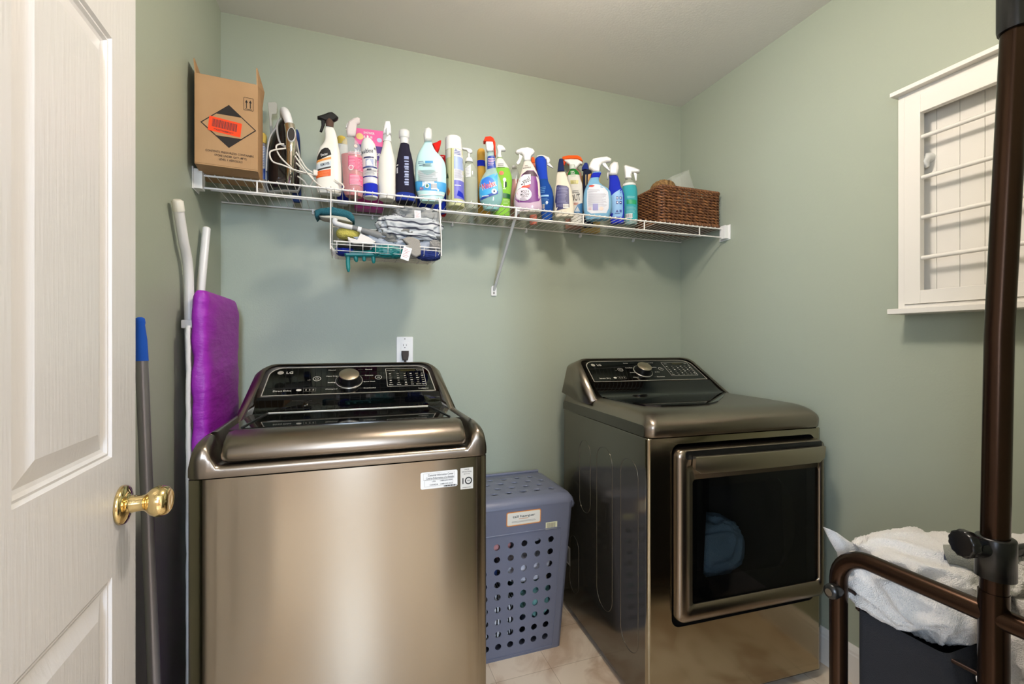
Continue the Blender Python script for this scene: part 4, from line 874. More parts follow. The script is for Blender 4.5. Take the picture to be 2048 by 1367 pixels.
# ------------------------------------------------------------------ wicker basket and what is in it
def wicker():
    X0, X1, Y0, Y1, Z0, Ht = 1.297, 1.652, 1.700, 1.925, ZD, .168
    t = thing('wicker_basket', 'brown woven wicker basket at the right end of the wire shelf', 'basket', ((X0+X1)/2, (Y0+Y1)/2, Z0), 0)
    w, d = (X1-X0)/2, (Y1-Y0)/2
    WK = [mat('wicker_a', (122, 78, 46), .45, var=(60, (84, 50, 28))), mat('wicker_b', (150, 100, 60), .45, var=(70, (96, 58, 32))), mat('wicker_c', (96, 58, 38), .45, var=(50, (130, 86, 52)))]
    def peri(g, s):     # point on the perimeter for s in 0..1
        ww, dd, r = w-.008-g, d-.008-g, .02; pts = rrect(-ww, ww, -dd, dd, r, 6); pts.append(pts[0]); L = [0]
        for a, b_ in zip(pts, pts[1:]): L.append(L[-1]+math.hypot(b_[0]-a[0], b_[1]-a[1]))
        q = (s % 1)*L[-1]
        for i in range(len(pts)-1):
            if q <= L[i+1]:
                u = (q-L[i])/max(L[i+1]-L[i], 1e-9); a, b_ = pts[i], pts[i+1]; x, y = a[0]+(b_[0]-a[0])*u, a[1]+(b_[1]-a[1])*u
                tx, ty = b_[0]-a[0], b_[1]-a[1]; k = math.hypot(tx, ty) or 1; return x, y, ty/k, -tx/k
        return pts[0][0], pts[0][1], 1, 0
    mb = MB(); rows = 12; n = 300; per = 42
    TB = {}
    for g in (0,): TB[g] = [peri(.004, i/n) for i in range(n)]
    for r in range(rows):
        z = .012+(Ht-.026)*r/(rows-1)
        for h in (0, 1):
            ph = math.pi*(r % 2)+h*math.pi; pts = []
            for i in range(n):
                x, y, nx, ny = TB[0][i]; a = 2*math.pi*per/2*i/n+ph; off = .0035*math.sin(a); jz = .0032*math.cos(a)+.0012*noise.noise(Vector((i*.11, r*3.3, h)))
                pts.append(Vector((x+nx*off, y+ny*off, z+jz)))
            rad = [.0042+.0016*noise.noise(Vector((i*.09, r*5.1, h*9))) for i in range(n)]; pts.append(pts[0]); rad.append(rad[0])
            mb.tube(pts, rad, WK[(r+h*2) % 3], 6, False)
    mb.build('woven_wall', t)
    mb = MB()
    for i in range(per):
        x, y, nx, ny = peri(.005, i/per); mb.tube([(x, y, .004), (x, y, Ht-.006)], .003, WK[2], 6)
    mb.build('stakes', t)
    for nm, z, rr in (('rim', Ht-.005, .0065), ('base_rim', .0075, .0065)):
        mb = MB()
        for h in range(2):
            pts = []
            for i in range(600):
                x, y, nx, ny = peri(.002, i/600); a = 2*math.pi*75*i/600+h*math.pi; pts.append(Vector((x+nx*.0034*math.sin(a), y+ny*.0034*math.sin(a), z+.0034*math.cos(a))))
            pts.append(pts[0]); mb.tube(pts, .0046, WK[h], 6, False)
        mb.build(nm, t)
    mb = MB(); mb.box((-w+.012, -d+.012, .003), (w-.012, d-.012, .008), WK[2]); mb.build('base', t)
    o = crumple('scrub_brush', (1.345, 1.76, 1.83), (1.455, 1.87, 1.952), mat('tan_bristle', (176, 138, 86), .8, bump=(400, .004), var=(90, (120, 88, 50))), 3, .12, 4); tag(o, 'tan bristle brush poking out of the wicker basket', 'brush')
    # tilted clear container
    t2 = thing('food_container', 'clear plastic container tilted inside the wicker basket', 'container', (1.575, 1.85, 1.845), 0, rot=(R(-8), R(-24), R(8)))
    mb = MB(); CP = mat('clear_container_plastic', (222, 224, 214), .08, alpha=.28); rg = []
    for z, k in ((0, .76), (.004, .80), (.16, 1.0), (.164, 1.06), (.170, 1.06), (.170, .99), (.16, .97), (.006, .78)): rg.append([Vector((x*k, y*k, z)) for x, y in rrect(-.07, .07, -.045, .045, .02, 5)])
    mb.loft(rg, CP, (True, True)); mb.build('container_body', t2)
    t3 = thing('book', 'white and brown book standing inside the left end of the wicker basket', 'book', (1.350, 1.81, ZD+.012), 0, rot=(0, R(-9), R(0)))
    mb = MB(); mb.box((-.012, -.085, 0), (.012, .085, .158), K(208, 206, 200, 50)); mb.box((-.014, -.085, .158), (.014, .085, .164), K(170, 132, 82, 60)); mb.box((-.0145, -.086, 0), (-.012, .085, .156), K(96, 122, 170, 40)); mb.build('cover', t3, bevel=.001)
wicker()
# ------------------------------------------------------------------ under-shelf basket
def ubasket():
    X0, X1, Y0, Y1, Z0 = -.060, .314, 1.655, 1.845, 1.500
    t = thing('wire_basket', 'white wire basket hooked under the shelf and full of cloths', 'basket', ((X0+X1)/2, Y0, Z0)); ox = (X0+X1)/2; w = (X1-X0)/2; d = Y1-Y0
    mb = MB()
    for i in range(11): y = d*i/10; mb.tube([(-w, y, .018), (-w+.012, y, .001), (w-.012, y, .001), (w, y, .018)] if i not in (0,) else [(-w, 0, .018), (w, 0, .018)], .0012, WIRE, 6)
    for i in range(9): x = -w+.02+(2*w-.04)*i/8; mb.tube([(x, 0, .018), (x, .004, 0), (x, d, 0), (x, d+.002, .02)], .0012, WIRE, 6)
    for i in range(4): mb.tube([(-w, 0, .018-.005*i), (-w, d, .018-.005*i)], .0012, WIRE, 6); mb.tube([(w, 0, .018-.005*i), (w, d, .018-.005*i)], .0012, WIRE, 6)
    mb.build('tray', t)
    mb = MB(); mb.tube([(-w+.01, -.001, .028), (w-.006, -.001, .028)], .002, WIRE, 8); mb.tube([(-w, d, .12), (w, d, .12)], .002, WIRE, 8)
    for i in range(9): x = -w+.02+(2*w-.04)*i/8; mb.tube([(x, -.001, .028), (x, 0, .017)], .0013, WIRE, 6); mb.tube([(x, d, .02), (x, d, .12)], .0012, WIRE, 6)
    mb.build('tray_rim', t)
    for s in (-1, 1):
        x = s*w; mb = MB(); mb.tube([(x, .0, .0), (x, 0, .06), (x, .03, .17), (x, .048, .225), (x, .06, .2225), (x, .075, .2265), (x, d+.02, .2265)], .0022, WIRE, 8); mb.tube([(x, d, .02), (x, d, .12), (x, d+.02, .2265)], .002, WIRE, 8)
        mb.build('hook_wire', t)
ubasket()
C6 = (620, 400, 7.314)
def q6(x, y, Y): return at(C6[0]+x/C6[2], C6[1]+y/C6[2], Y=Y)
def lump(name, label, cat, x0, x1, y0, y1, Y, dep, m, seed, amp=.25, freq=2.2, group=None, **kw):
    a, b = q6(x0, y1, Y), q6(x1, y0, Y); o = crumple(name, (a.x, Y-dep/2, a.z), (b.x, Y+dep/2, b.z), m, seed, amp, freq, **kw); return tag(o, label, cat, group)
GREYC = mat('grey_microfibre', (150, 152, 150), .9, bump=(500, .002)); GREYD = mat('dark_grey_fabric', (118, 118, 114), .9, bump=(500, .002)); PALE = mat('pale_blue_fabric', (160, 168, 180), .9, bump=(500, .002))
def stripes():
    m = mat('striped_cloth', (214, 216, 214), .9); nt = m.node_tree; p = nt.nodes['Principled BSDF']; tx = nt.nodes.new('ShaderNodeTexCoord'); wv = nt.nodes.new('ShaderNodeTexWave'); wv.inputs['Scale'].default_value = 13; wv.bands_direction = 'Z'
    wv.inputs['Distortion'].default_value = 4; wv.inputs['Detail Scale'].default_value = 1; cr = nt.nodes.new('ShaderNodeValToRGB'); cr.color_ramp.elements[0].position = .06; cr.color_ramp.elements[0].color = rgb(70, 72, 84); cr.color_ramp.elements[1].position = .16; cr.color_ramp.elements[1].color = rgb(186, 190, 192)
    nt.links.new(tx.outputs['Object'], wv.inputs['Vector']); nt.links.new(wv.outputs['Fac'], cr.inputs[0]); nt.links.new(cr.outputs[0], p.inputs['Base Color']); return m
lump('folded_cloth', 'grey cloth bundle on top of the pile in the wire basket', 'cloth', 1225, 1890, 165, 350, 1.74, .11, GREYC, 11, .28, 2.0)
lump('folded_cloth', 'white dish cloth with thin dark stripes in the wire basket', 'cloth', 980, 1920, 300, 600, 1.73, .12, stripes(), 21, .24, 1.7, res=60)
lump('folded_cloth', 'dark grey cloth in the middle of the wire basket', 'cloth', 980, 1640, 430, 700, 1.74, .12, GREYD, 31, .3, 2.0)
lump('folded_cloth', 'pale blue cloth at the bottom of the wire basket', 'cloth', 560, 1860, 570, 780, 1.75, .13, PALE, 41, .28, 2.4)
P_ = [q6(x, y, 1.662) for x, y in ((1345,575),(1410,548),(1500,545),(1600,590),(1618,690),(1620,800),(1545,842),(1470,800),(1400,720),(1430,650))]; cc = sum(P_, Vector())/len(P_)
mb = MB(); mb.slab([(a_.x-cc.x, a_.z-cc.z) for a_ in P_], -.010, .012, mat('warm_grey_cloth', (150, 146, 138), .9, bump=(500, .002)), .005); o = mb.build('folded_cloth', loc=tuple(cc)); tag(o, 'grey cloth corner hanging over the front rail of the wire basket', 'cloth')
lump('steel_wool', 'silver scouring pad at the right end of the wire basket', 'scouring pad', 1740, 1905, 590, 730, 1.70, .04, mat('steel_wool', (196, 194, 190), .4, metal=.5, bump=(700, .006)), 51, .2, 4)
lump('folded_cloth', 'royal blue cloth under the pale one in the wire basket', 'cloth', 380, 640, 690, 800, 1.72, .08, K(30, 50, 150, 80), 61, .25, 2.2)
lump('folded_cloth', 'navy blue cloth at the right bottom of the wire basket', 'cloth', 1560, 1900, 760, 870, 1.70, .07, K(40, 56, 120, 80), 63, .2, 2.2)
lump('sponge', 'yellow oval sponge at the left of the wire basket', 'sponge', 375, 740, 418, 580, 1.72, .06, mat('yellow_sponge', (190, 178, 84), .85, bump=(260, .004)), 71, .06, 1.4, sq=.8)
# teal scrubber
a, b_ = q6(65, 300, 1.73), q6(655, 140, 1.73)
mb = MB(); out = [q6(x, y, 1.73) for x, y in ((80,170),(160,145),(330,125),(520,165),(600,200),(645,260),(655,330),(610,330),(540,280),(350,240),(160,225),(100,290),(72,240))]
mb.slab([(p.x, p.z) for p in out], 1.70, 1.77, mat('teal_scrub_fibre', (34, 104, 118), .85, bump=(420, .006)), .008)
o = mb.build('scrub_pad'); tag(o, 'teal curved scrubbing pad above the left end of the wire basket', 'scrubber')
mb = MB(); out = [q6(x, y, 1.71) for x, y in ((130,232),(330,225),(520,250),(620,325),(560,320),(420,290),(200,262))]
mb.slab([(p.x, p.z) for p in out], 1.705, 1.765, K(186, 184, 170, 50), .003); o2 = mb.build('scrub_pad_plate', o); o2['label'] = 'pale grey backing plate'
# two long-handled brushes
t = thing('dish_brush', 'white and grey handled scrub brush lying across the wire basket', 'brush', tuple(q6(330, 300, 1.69)))
L0 = q6(330, 300, 1.69)
mb = MB(); mb.tube(smooth_path([q6(370,270,1.69)-L0, q6(365,330,1.69)-L0, q6(480,370,1.69)-L0, q6(620,400,1.69)-L0]), .0085, K(206, 206, 206, 35), 12); mb.build('handle_end', t)
mb = MB(); mb.tube([q6(600,395,1.69)-L0, q6(720,425,1.69)-L0, q6(850,465,1.69)-L0, q6(1050,530,1.70)-L0], [.0075, .008, .0105, .013], mat('grey_rubber', (112, 114, 114), .6), 14); mb.tube([q6(700,420,1.69)-L0, q6(750,435,1.69)-L0], .0092, WHITE, 14); mb.build('grip', t)
t = thing('scraper', 'white plastic scraper pointing left in the wire basket', 'scraper', tuple(q6(700, 600, 1.68)))
L0 = q6(700, 600, 1.68); mb = MB(); pts = [q6(x, y, 1.68)-L0 for x, y in ((550,540),(690,582),(740,490),(860,545),(960,610),(900,655),(640,650),(560,600))]; mb.slab([(p.x, p.z) for p in pts], -.008, .012, K(216, 212, 208, 40), .004); mb.build('blade', t)
t = thing('squeegee', 'flat black squeegee blade behind the front rail of the wire basket', 'squeegee', tuple(q6(640, 685, 1.675)))
L0 = q6(640, 685, 1.675); mb = MB(); pts = [q6(x, y, 1.675)-L0 for x, y in ((405,650),(875,655),(880,715),(405,690))]; mb.slab([(p.x, p.z) for p in pts], -.006, .006, K(18, 18, 18, 70), .002); mb.build('blade', t)
# teal rubber glove, fingers through the wires
TG = mat('teal_rubber', (10, 118, 116), .4); t = thing('rubber_glove', 'teal rubber glove with fingers hanging through the wire basket', 'glove', tuple(q6(560, 800, 1.70)))
L0 = q6(560, 800, 1.70); mb = MB()
for pts, r in (([(560,790),(555,900),(560,1000),(565,1050)], [.0075, .0076, .0068, .003]), ([(660,800),(675,870),(685,905)], [.0078, .0075, .003]), ([(790,820),(792,880),(792,895)], [.007, .006, .003]), ([(925,820),(930,890),(930,925)], [.0074, .0070, .003])):
    P_ = [q6(x, y, 1.70)-L0 for x, y in pts]; sp = smooth_path(P_, 6); rr = [r[min(int(i/6), len(r)-2)]+(r[min(int(i/6)+1, len(r)-1)]-r[min(int(i/6), len(r)-2)])*((i % 6)/6) for i in range(len(sp)-1)]+[r[-1]]; mb.tube(sp, rr, TG, 12)
pts = [q6(x, y, 1.70)-L0 for x, y in ((480,740),(960,740),(1240,780),(1300,730),(1360,800),(1170,845),(1000,830),(520,830))]; mb.slab([(p.x, p.z) for p in pts], -.012, .03, TG, .006); mb.build('glove_body', t)
lump('rubber_glove', 'bunched cuff of a second teal glove in the middle of the wire basket', 'glove', 900, 1380, 690, 830, 1.70, .06, TG, 81, .22, 2.6)
for (x0, x1, y0, y1, an, lab, Y_) in ((1520, 1630, 150, 285, .03, 'small white care tag hanging from the grey cloth bundle', 1.676), (1335, 1480, 680, 880, -.28, 'white care tag hanging over the front wires of the basket', 1.650)):
    c = q6((x0+x1)/2, (y0+y1)/2, Y_); a = q6(x0, y1, Y_); b_ = q6(x1, y0, Y_); w2, h2 = (b_.x-a.x)/2*.85, (b_.z-a.z)/2*.92
    mb = MB(); mb.box((-w2, 0, -h2), (w2, .0008, h2), WHITE); f = lambda x, z: Vector((x, -.0004, z))
    for i in range(6): put_rect(mb, f, -w2*.7, w2*(.2+.5*((i*5) % 3)/2), h2*(.6-.24*i), h2*(.68-.24*i), K(190, 130, 130), 1, 1)
    o = mb.build('care_tag', loc=tuple(c)); o.rotation_euler = (0, -an, 0); tag(o, lab, 'tag')
# ------------------------------------------------------------------ wall outlet with plug
p0, p1 = at(793, 673, Y=D), at(825.5, 673, Y=D); t = thing('wall_outlet', 'white wall outlet above the washing machine console with a dark plug in it', 'outlet', ((p0.x+p1.x)/2, D, p0.z-.057))
mb = MB(); mb.slab(rrect(-.035, .035, -.057, .057, .004, 3), -.006, 0, WHITE, .002); pl = mb.build('cover_plate', t)
mb = MB(); mb.slab(rrect(-.0165, .0165, -.034, .034, .002, 2), -.0075, -.004, WHITE, .0008); f = lambda x, z: Vector((x, -.0078, z)); DKK = K(60, 58, 55)
for dz in (.0175,):
    put_rect(mb, f, -.0075, -.0055, dz-.001, dz+.008, DKK, 1, 1); put_rect(mb, f, .0055, .0075, dz, dz+.007, DKK, 1, 1); put_poly(mb, f, ell(0, dz-.007, .0025, .0025, 12), DKK)
mb.build('receptacle', t); mb = MB(); mb.lathe([(.003, -.0072), (.0025, -.006)], K(150, 148, 140), (0, 0, .048), 'Y', 10); mb.build('screw', t)
t2 = thing('power_plug', 'dark grey power plug in the lower socket of the wall outlet', 'plug', (t.location.x, D-.0078, t.location.z-.0165))
mb = MB(); GP = K(74, 68, 66, 45); mb.slab([(-.0145, .014), (.0145, .014), (.0145, -.004), (.011, -.026), (-.011, -.026), (-.0145, -.004)], -.022, 0, GP, .004); mb.build('plug_body', t2)
mb = MB(); mb.tube([(0, -.012, -.022), (0, -.016, -.06), (0, -.02, -.3), (0, -.03, -.7)], .0045, GP, 8); mb.build('cord', t2)
# ------------------------------------------------------------------ ironing board standing on end
PUR = mat('purple_satin_cover', (146, 30, 160), .5, bump=(5, .010, (2, 1.2, 4)))
t = thing('ironing_board', 'ironing board with purple cover and white tube legs standing on end by the left wall', 'ironing board', (-.395, 1.50, 0))
mb = MB(); N = 26; rings = []
yl, ht = .395, 1.335
def rowz(z):
    k = 1 if z < ht-.06 else math.sqrt(max(0, 1-((z-(ht-.06))/.061)**2))
    return k
zs = [.02+(ht-.08)*i/60 for i in range(61)]+[ht-.06+.06*math.sin(R(90*i/8)) for i in range(1, 9)]
for z in zs:
    k = rowz(z); rg = []
    for j in range(40):
        a = 2*math.pi*j/40; ex = 3.2
        x = math.copysign(abs(math.cos(a))**(2/ex), math.cos(a)); y = math.copysign(abs(math.sin(a))**(2/8), math.sin(a))
        wr = .0045*noise.noise(Vector((x*1.2, y*2+z*5, z*22+y*1.5)))+.004*noise.noise(Vector((3, y*4-z*8, z*11)))
        lump = .010*math.exp(-((z-1.25)/.06)**2)*(1 if x < 0 and y < 0 else 0)
        rg.append(Vector((x*(.0255*(.35+.65*k)+wr*1.1+lump*.4), yl/2+y*(yl/2*(1 if k > .9 else .93+.07*k)+wr)-lump*.3, z)))
    rings.append(rg)
mb.loft(rings, PUR); mb.build('cover', t)
mb = MB(); WT = mat('white_enamel_tube', (226, 224, 222), .3)
pth = [Vector((-.0265+.002*noise.noise(Vector((i*.6, 0, 0))), .002+.004*noise.noise(Vector((i*.4, 2, 0))), .03+(1.235-.03)*i/40)) for i in range(41)]
mb.tube(pth, .006, K(222, 220, 216, 70), 8); mb.build('elastic_hem', t)
L0 = Vector((-.395, 1.50, 0)); TX = -.438
def w2(px, py, X=TX): return at(px, py, X=X)-L0
a, b_, c_ = w2(355, 405), w2(377, 545), w2(380, 700)
mb = MB(); mb.tube(smooth_path([a, a+(b_-a)*.5, b_, c_, Vector((c_.x-.002, c_.y+.06, .75)), Vector((c_.x-.002, c_.y+.10, .05))], 6), .0125, WT, 14); lg = mb.build('leg', t)
mb = MB(); dr = (a-b_).normalized(); mb.tube([a-dr*.022, a+dr*.004, a+dr*.008], [.0142, .0142, .009], CREAM, 14); mb.build('end_cap', lg)
a, b_ = w2(413, 457), w2(402, 575)
mb = MB(); mb.tube([a, b_, Vector((b_.x, b_.y-.05, .6)), Vector((b_.x, b_.y-.06, .05))], .0118, WT, 14); mb.tube([a+(a-b_).normalized()*t_ for t_ in (0, .004)], [.0125, .009], CREAM, 14); mb.build('leg', t)
q = w2(375, 648); mb = MB(); mb.box((q.x-.012, q.y-.016, q.z-.012), (q.x+.022, q.y+.02, q.z+.012), WT); mb.build('leg_bracket', t, bevel=.003)
q = w2(382, 842); mb = MB(); mb.box((q.x-.006, q.y-.010, q.z-.022), (q.x+.022, q.y+.02, q.z+.012), WT); mb.build('leg_bracket', t, bevel=.003)
# ------------------------------------------------------------------ grey pole with blue grip behind the door
a = at(280, 634, X=-.440); b_ = at(308, 1367, X=-.400); dr = (b_-a).normalized(); e = a+dr*((.0-a.z)/dr.z)
t = thing('mop', 'grey mop pole with blue end grip leaning between door and ironing board', 'mop', tuple(e)); s_ = a-e; g = a-e+dr*.098
mb = MB(); mb.tube([s_, s_+dr*.003, s_+dr*.012, s_+dr*.018, s_+dr*.05, g], [.004, .0085, .0095, .0085, .0115, .0125], K(24, 84, 190, 35), 16); mb.build('grip', t)['label'] = 'blue end grip'
mb = MB(); mb.tube([g, Vector((0, 0, .03))], .0118, mat('grey_metal_pole', (136, 134, 138), .35, metal=.6), 16); mb.build('pole', t)
mb = MB(); mb.box((-.022, -.12, 0), (.022, .12, .03), K(90, 92, 96)); mb.build('mop_head', t, bevel=.006)
# ------------------------------------------------------------------ perforated hamper
HP = mat('slate_blue_plastic', (108, 113, 132), .36)
t = thing('laundry_hamper', 'tall slate blue plastic laundry hamper with round holes between the two machines', 'hamper', (.600, 1.80, 0))
def hamper(t):
    OX, OY = .600, 1.80
    def W(z): return .165+.030*z/.56     # half depth
    def Xh(z): return .178+.040*z/.56    # half width
    cols, rows = 9, 9; zs0, zs1 = .030, .458
    mb = MB()
    def side(fn, ncol, half):
        # fn(u,z,off) u in -1..1 ; grid of cells with holes
        xl_, xr_ = (-.878, .80) if ncol == 6 else (-.88, .88)
        xs = [xl_+(xr_-xl_)*i/ncol for i in range(ncol+1)]; zz = [zs0+(zs1-zs0)*j/rows for j in range(rows+1)]
        for i in range(ncol):
            for j in range(rows):
                x0, x1, z0, z1 = xs[i], xs[i+1], zz[j], zz[j+1]; cx, cz = (x0+x1)/2, (z0+z1)/2; ol, il = [], []; n = 16
                for k in range(n):
                    a = 2*math.pi*(k+.5)/n; dx, dz = math.cos(a), math.sin(a); m_ = max(abs(dx), abs(dz)); ol.append((cx+dx/m_*(x1-x0)/2, cz+dz/m_*(z1-z0)/2)); r = .0122; il.append((cx+dx*r/half(cz), cz+dz*r))
                # keep the cell corners square
                for lay in (0,):
                    v = [fn(*p, 0) for p in ol+il]+[fn(*p, .003) for p in il]
                    mb.add(v, [(k, (k+1) % n, n+(k+1) % n, n+k) for k in range(n)]+[(n+k, n+(k+1) % n, 2*n+(k+1) % n, 2*n+k) for k in range(n)], HP, False)
                for (sx, sz, k0) in ((1, 1, 1), (-1, 1, 5), (-1, -1, 9), (1, -1, 13)):
                    c = (cx+sx*(x1-x0)/2, cz+sz*(z1-z0)/2); a_, b_ = ol[k0], ol[(k0+1) % n]; mb.add([fn(*a_, 0), fn(*c, 0), fn(*b_, 0)], [(0, 1, 2)], HP, False)
        for (u0, u1, z0, z1) in ((-1, xl_, zs0, zs1), (xr_, 1, zs0, zs1), (-1, 1, .0, zs0), (-1, 1, zs1, .57)):
            mb.add([fn(u0, z0, 0), fn(u1, z0, 0), fn(u1, z1, 0), fn(u0, z1, 0)], [(0, 1, 2, 3)], HP, False)
    side(lambda u, z, o: Vector((u*Xh(z)*.93, -W(z)+o, z)), 6, lambda z: Xh(z)*.93)
    side(lambda u, z, o: Vector((-u*Xh(z)*.93, W(z)-o, z)), 6, lambda z: Xh(z)*.93)
    side(lambda u, z, o: Vector((Xh(z)-o, u*W(z)*.92, z)), 5, lambda z: W(z)*.92)
    side(lambda u, z, o: Vector((-Xh(z)+o, -u*W(z)*.92, z)), 5, lambda z: W(z)*.92)
    for sx in (-1, 1):
        for sy in (-1, 1):
            rg = []
            for z in (0, .2, .4, .57):
                a0 = Vector((sx*Xh(z)*.93, sy*W(z), z)); b0 = Vector((sx*Xh(z), sy*W(z)*.92, z)); m0 = Vector((sx*Xh(z)*.985, sy*W(z)*.985, z)); rg.append([a0, m0, b0] if sx*sy < 0 else [b0, m0, a0])
            mb.loft(rg, HP, (False, False), closed=False)
    mb.box((-.17, -.155, .01), (.17, .155, .016), HP); mb.build('hamper_body', t)
    # raised vertical ribs near the corners and the panel outline
    mb = MB(); pts = rrect(-.93, .87, .012, .478, .03, 5); P_ = [Vector((u*Xh(z)*.93, -W(z)-.0005, z)) for u, z in pts]; mb.tube(P_+[P_[0]], .0022, HP, 6, False); mb.build('panel_rib', t)
    # lid with hole rows and rolled rim
    mb = MB(); x0, x1, y0, y1, zt = -.243, .243, -.182, .172, .605
    def ring(k, z, r): return [Vector((x, y, z)) for x, y in rrect(x0+k, x1-k, y0+k, y1-k, r, 6)]
    mb.loft([ring(.012, .540, .03), ring(.0, .542, .035), ring(-.002, .553, .036), ring(.004, .574, .034), ring(.018, .592, .03), ring(.034, .597, .03)], HP, (False, False))
    # dished top as a perforated grid
    nx, ny = 14, 11; X_ = [x0+.034+(x1-x0-.068)*i/nx for i in range(nx+1)]; Y_ = [y0+.034+(y1-y0-.068)*j/ny for j in range(ny+1)]
    def ztop(x, y): ux, uy = (x-x0-.034)/(x1-x0-.068), (y-y0-.034)/(y1-y0-.068); e = max(0, min(1, min(ux, 1-ux, uy, 1-uy)*9)); return .597+.004*e+.010*max(0, uy)*e-.012*max(0, min(1, (uy-.72)*6))*e
    for i in range(nx):
        for j in range(ny):
            a0, a1, b0, b1 = X_[i], X_[i+1], Y_[j], Y_[j+1]
            if i % 2 == (j//2) % 2 and j % 2 == 1 and 1 <= i < nx-1 and 0 < j < ny-2:
                n = 12; cx, cy = (a0+a1)/2, (b0+b1)/2; ol, il = [], []
                for k in range(n):
                    a = 2*math.pi*(k+.5)/n; dx, dy = math.cos(a), math.sin(a); m_ = max(abs(dx), abs(dy)); ol.append((cx+dx/m_*(a1-a0)/2, cy+dy/m_*(b1-b0)/2)); il.append((cx+dx*.0125, cy+dy*.0085))
                v = [Vector((p[0], p[1], ztop(*p))) for p in ol+il]+[Vector((p[0], p[1], ztop(*p)-.004)) for p in il]
                mb.add(v, [(k, (k+1) % n, n+(k+1) % n, n+k) for k in range(n)]+[(n+k, n+(k+1) % n, 2*n+(k+1) % n, 2*n+k) for k in range(n)], HP)
                for (sx, sy, k0) in ((1, 1, 1), (-1, 1, 4), (-1, -1, 7), (1, -1, 10)):
                    c = (cx+sx*(a1-a0)/2, cy+sy*(b1-b0)/2); q, r = ol[k0 % n], ol[(k0+1) % n]; mb.add([Vector((p[0], p[1], ztop(*p))) for p in (q, c, r)], [(0, 1, 2)], HP)
            else: mb.add([Vector((x, y, ztop(x, y))) for x, y in ((a0, b0), (a1, b0), (a1, b1), (a0, b1))], [(0, 1, 2, 3)], HP)
    ld = mb.build('hamper_lid', t)
    mb = MB(); mb.tube([(x0+.03, y1-.026, .600), (x1-.03, y1-.026, .600)], .007, HP, 8); mb.build('hinge_ridge', ld)
    # labels
    def f(o): return lambda x, z: Vector((x-OX, -W(z)-o, z))
    c0, c1 = at(1012, 1030, Y=OY-.19), at(1081, 1050, Y=OY-.19); zc = (at(1045, 1034, Y=OY-.19).z); xc = (c0.x+c1.x)/2; hw = (c1.x-c0.x)/2
    mb = MB(); OR = K(206, 128, 62, 40); put_poly(mb, f(.0006), rrect(xc-hw, xc+hw, zc-.027, zc+.027, .007, 4), OR); put_poly(mb, f(.0010), rrect(xc-hw+.003, xc+hw-.003, zc-.024, zc+.024, .006, 4), K(232, 206, 170, 40)); put_poly(mb, f(.0013), rrect(xc-hw+.005, xc+hw-.005, zc-.021, zc+.022, .005, 4), K(226, 222, 210, 40))
    put_text(mb, 'tall hamper', f(.0017), xc, zc+.008, .009, K(54, 62, 60), 0, hw*1.3); put_rect(mb, f(.0017), xc-hw*.3, xc+hw*.25, zc-.003, zc-.0005, K(206, 160, 120), 1, 1); put_rect(mb, f(.0017), xc-hw*.7, xc+hw*.65, zc-.0105, zc-.0095, GREYP, 1, 1); put_rect(mb, f(.0017), xc-hw*.7, xc+hw*.7, zc-.014, zc-.013, GREYP, 1, 1)
    mb.build('label', t)['label'] = 'cream label with orange border'
    c0, c1 = at(1091, 1044, Y=OY-.19), at(1114, 1055, Y=OY-.19); mb = MB(); put_rect(mb, f(.0006), c0.x, c1.x, c1.z, c0.z, K(226, 224, 190), 1, 1)
    for i in range(8): xx = c0.x+.006+(c1.x-c0.x-.012)*i/8; put_rect(mb, f(.001), xx, xx+.0018, c1.z+.004, c0.z-.003, INKB, 1, 1)
    mb.build('price_sticker', t)['label'] = 'small yellow barcode sticker'
hamper(t)
for lo, hi, m, sd, lab in (((.42, 1.636, .03), (.62, 1.90, .24), 'S', 101, 'striped black and white shirt inside the hamper'), ((.62, 1.636, .10), (.76, 1.9, .26), (110, 160, 156), 102, 'teal cloth inside the hamper'),
     ((.55, 1.636, .25), (.77, 1.9, .36), (214, 214, 222), 103, 'white cloth inside the hamper'), ((.42, 1.636, .36), (.60, 1.88, .50), (214, 150, 146), 104, 'pink cloth near the top inside the hamper'), ((.62, 1.636, .40), (.77, 1.88, .52), (206, 208, 222), 105, 'pale lilac cloth near the top inside the hamper'), ((.40, 1.636, .25), (.54, 1.88, .36), (60, 84, 140), 106, 'blue cloth inside the hamper')):
    if m == 'S':
        m = mat('striped_shirt', (220, 220, 220), .9); nt = m.node_tree; tx = nt.nodes.new('ShaderNodeTexCoord'); wv = nt.nodes.new('ShaderNodeTexWave'); wv.inputs['Scale'].default_value = 26; cr = nt.nodes.new('ShaderNodeValToRGB'); cr.color_ramp.elements[0].position = .4; cr.color_ramp.elements[0].color = rgb(30, 30, 34); cr.color_ramp.elements[1].position = .5; cr.color_ramp.elements[1].color = rgb(220, 220, 222)
        wv.inputs['Distortion'].default_value = 1.5; nt.links.new(tx.outputs['Object'], wv.inputs['Vector']); nt.links.new(wv.outputs['Fac'], cr.inputs[0]); nt.links.new(cr.outputs[0], nt.nodes['Principled BSDF'].inputs['Base Color'])
    else: m = K(*m, 80)
    o = crumple('laundry', lo, hi, m, sd, .16, 2.2); tag(o, lab, 'laundry', 'laundry inside the perforated hamper')
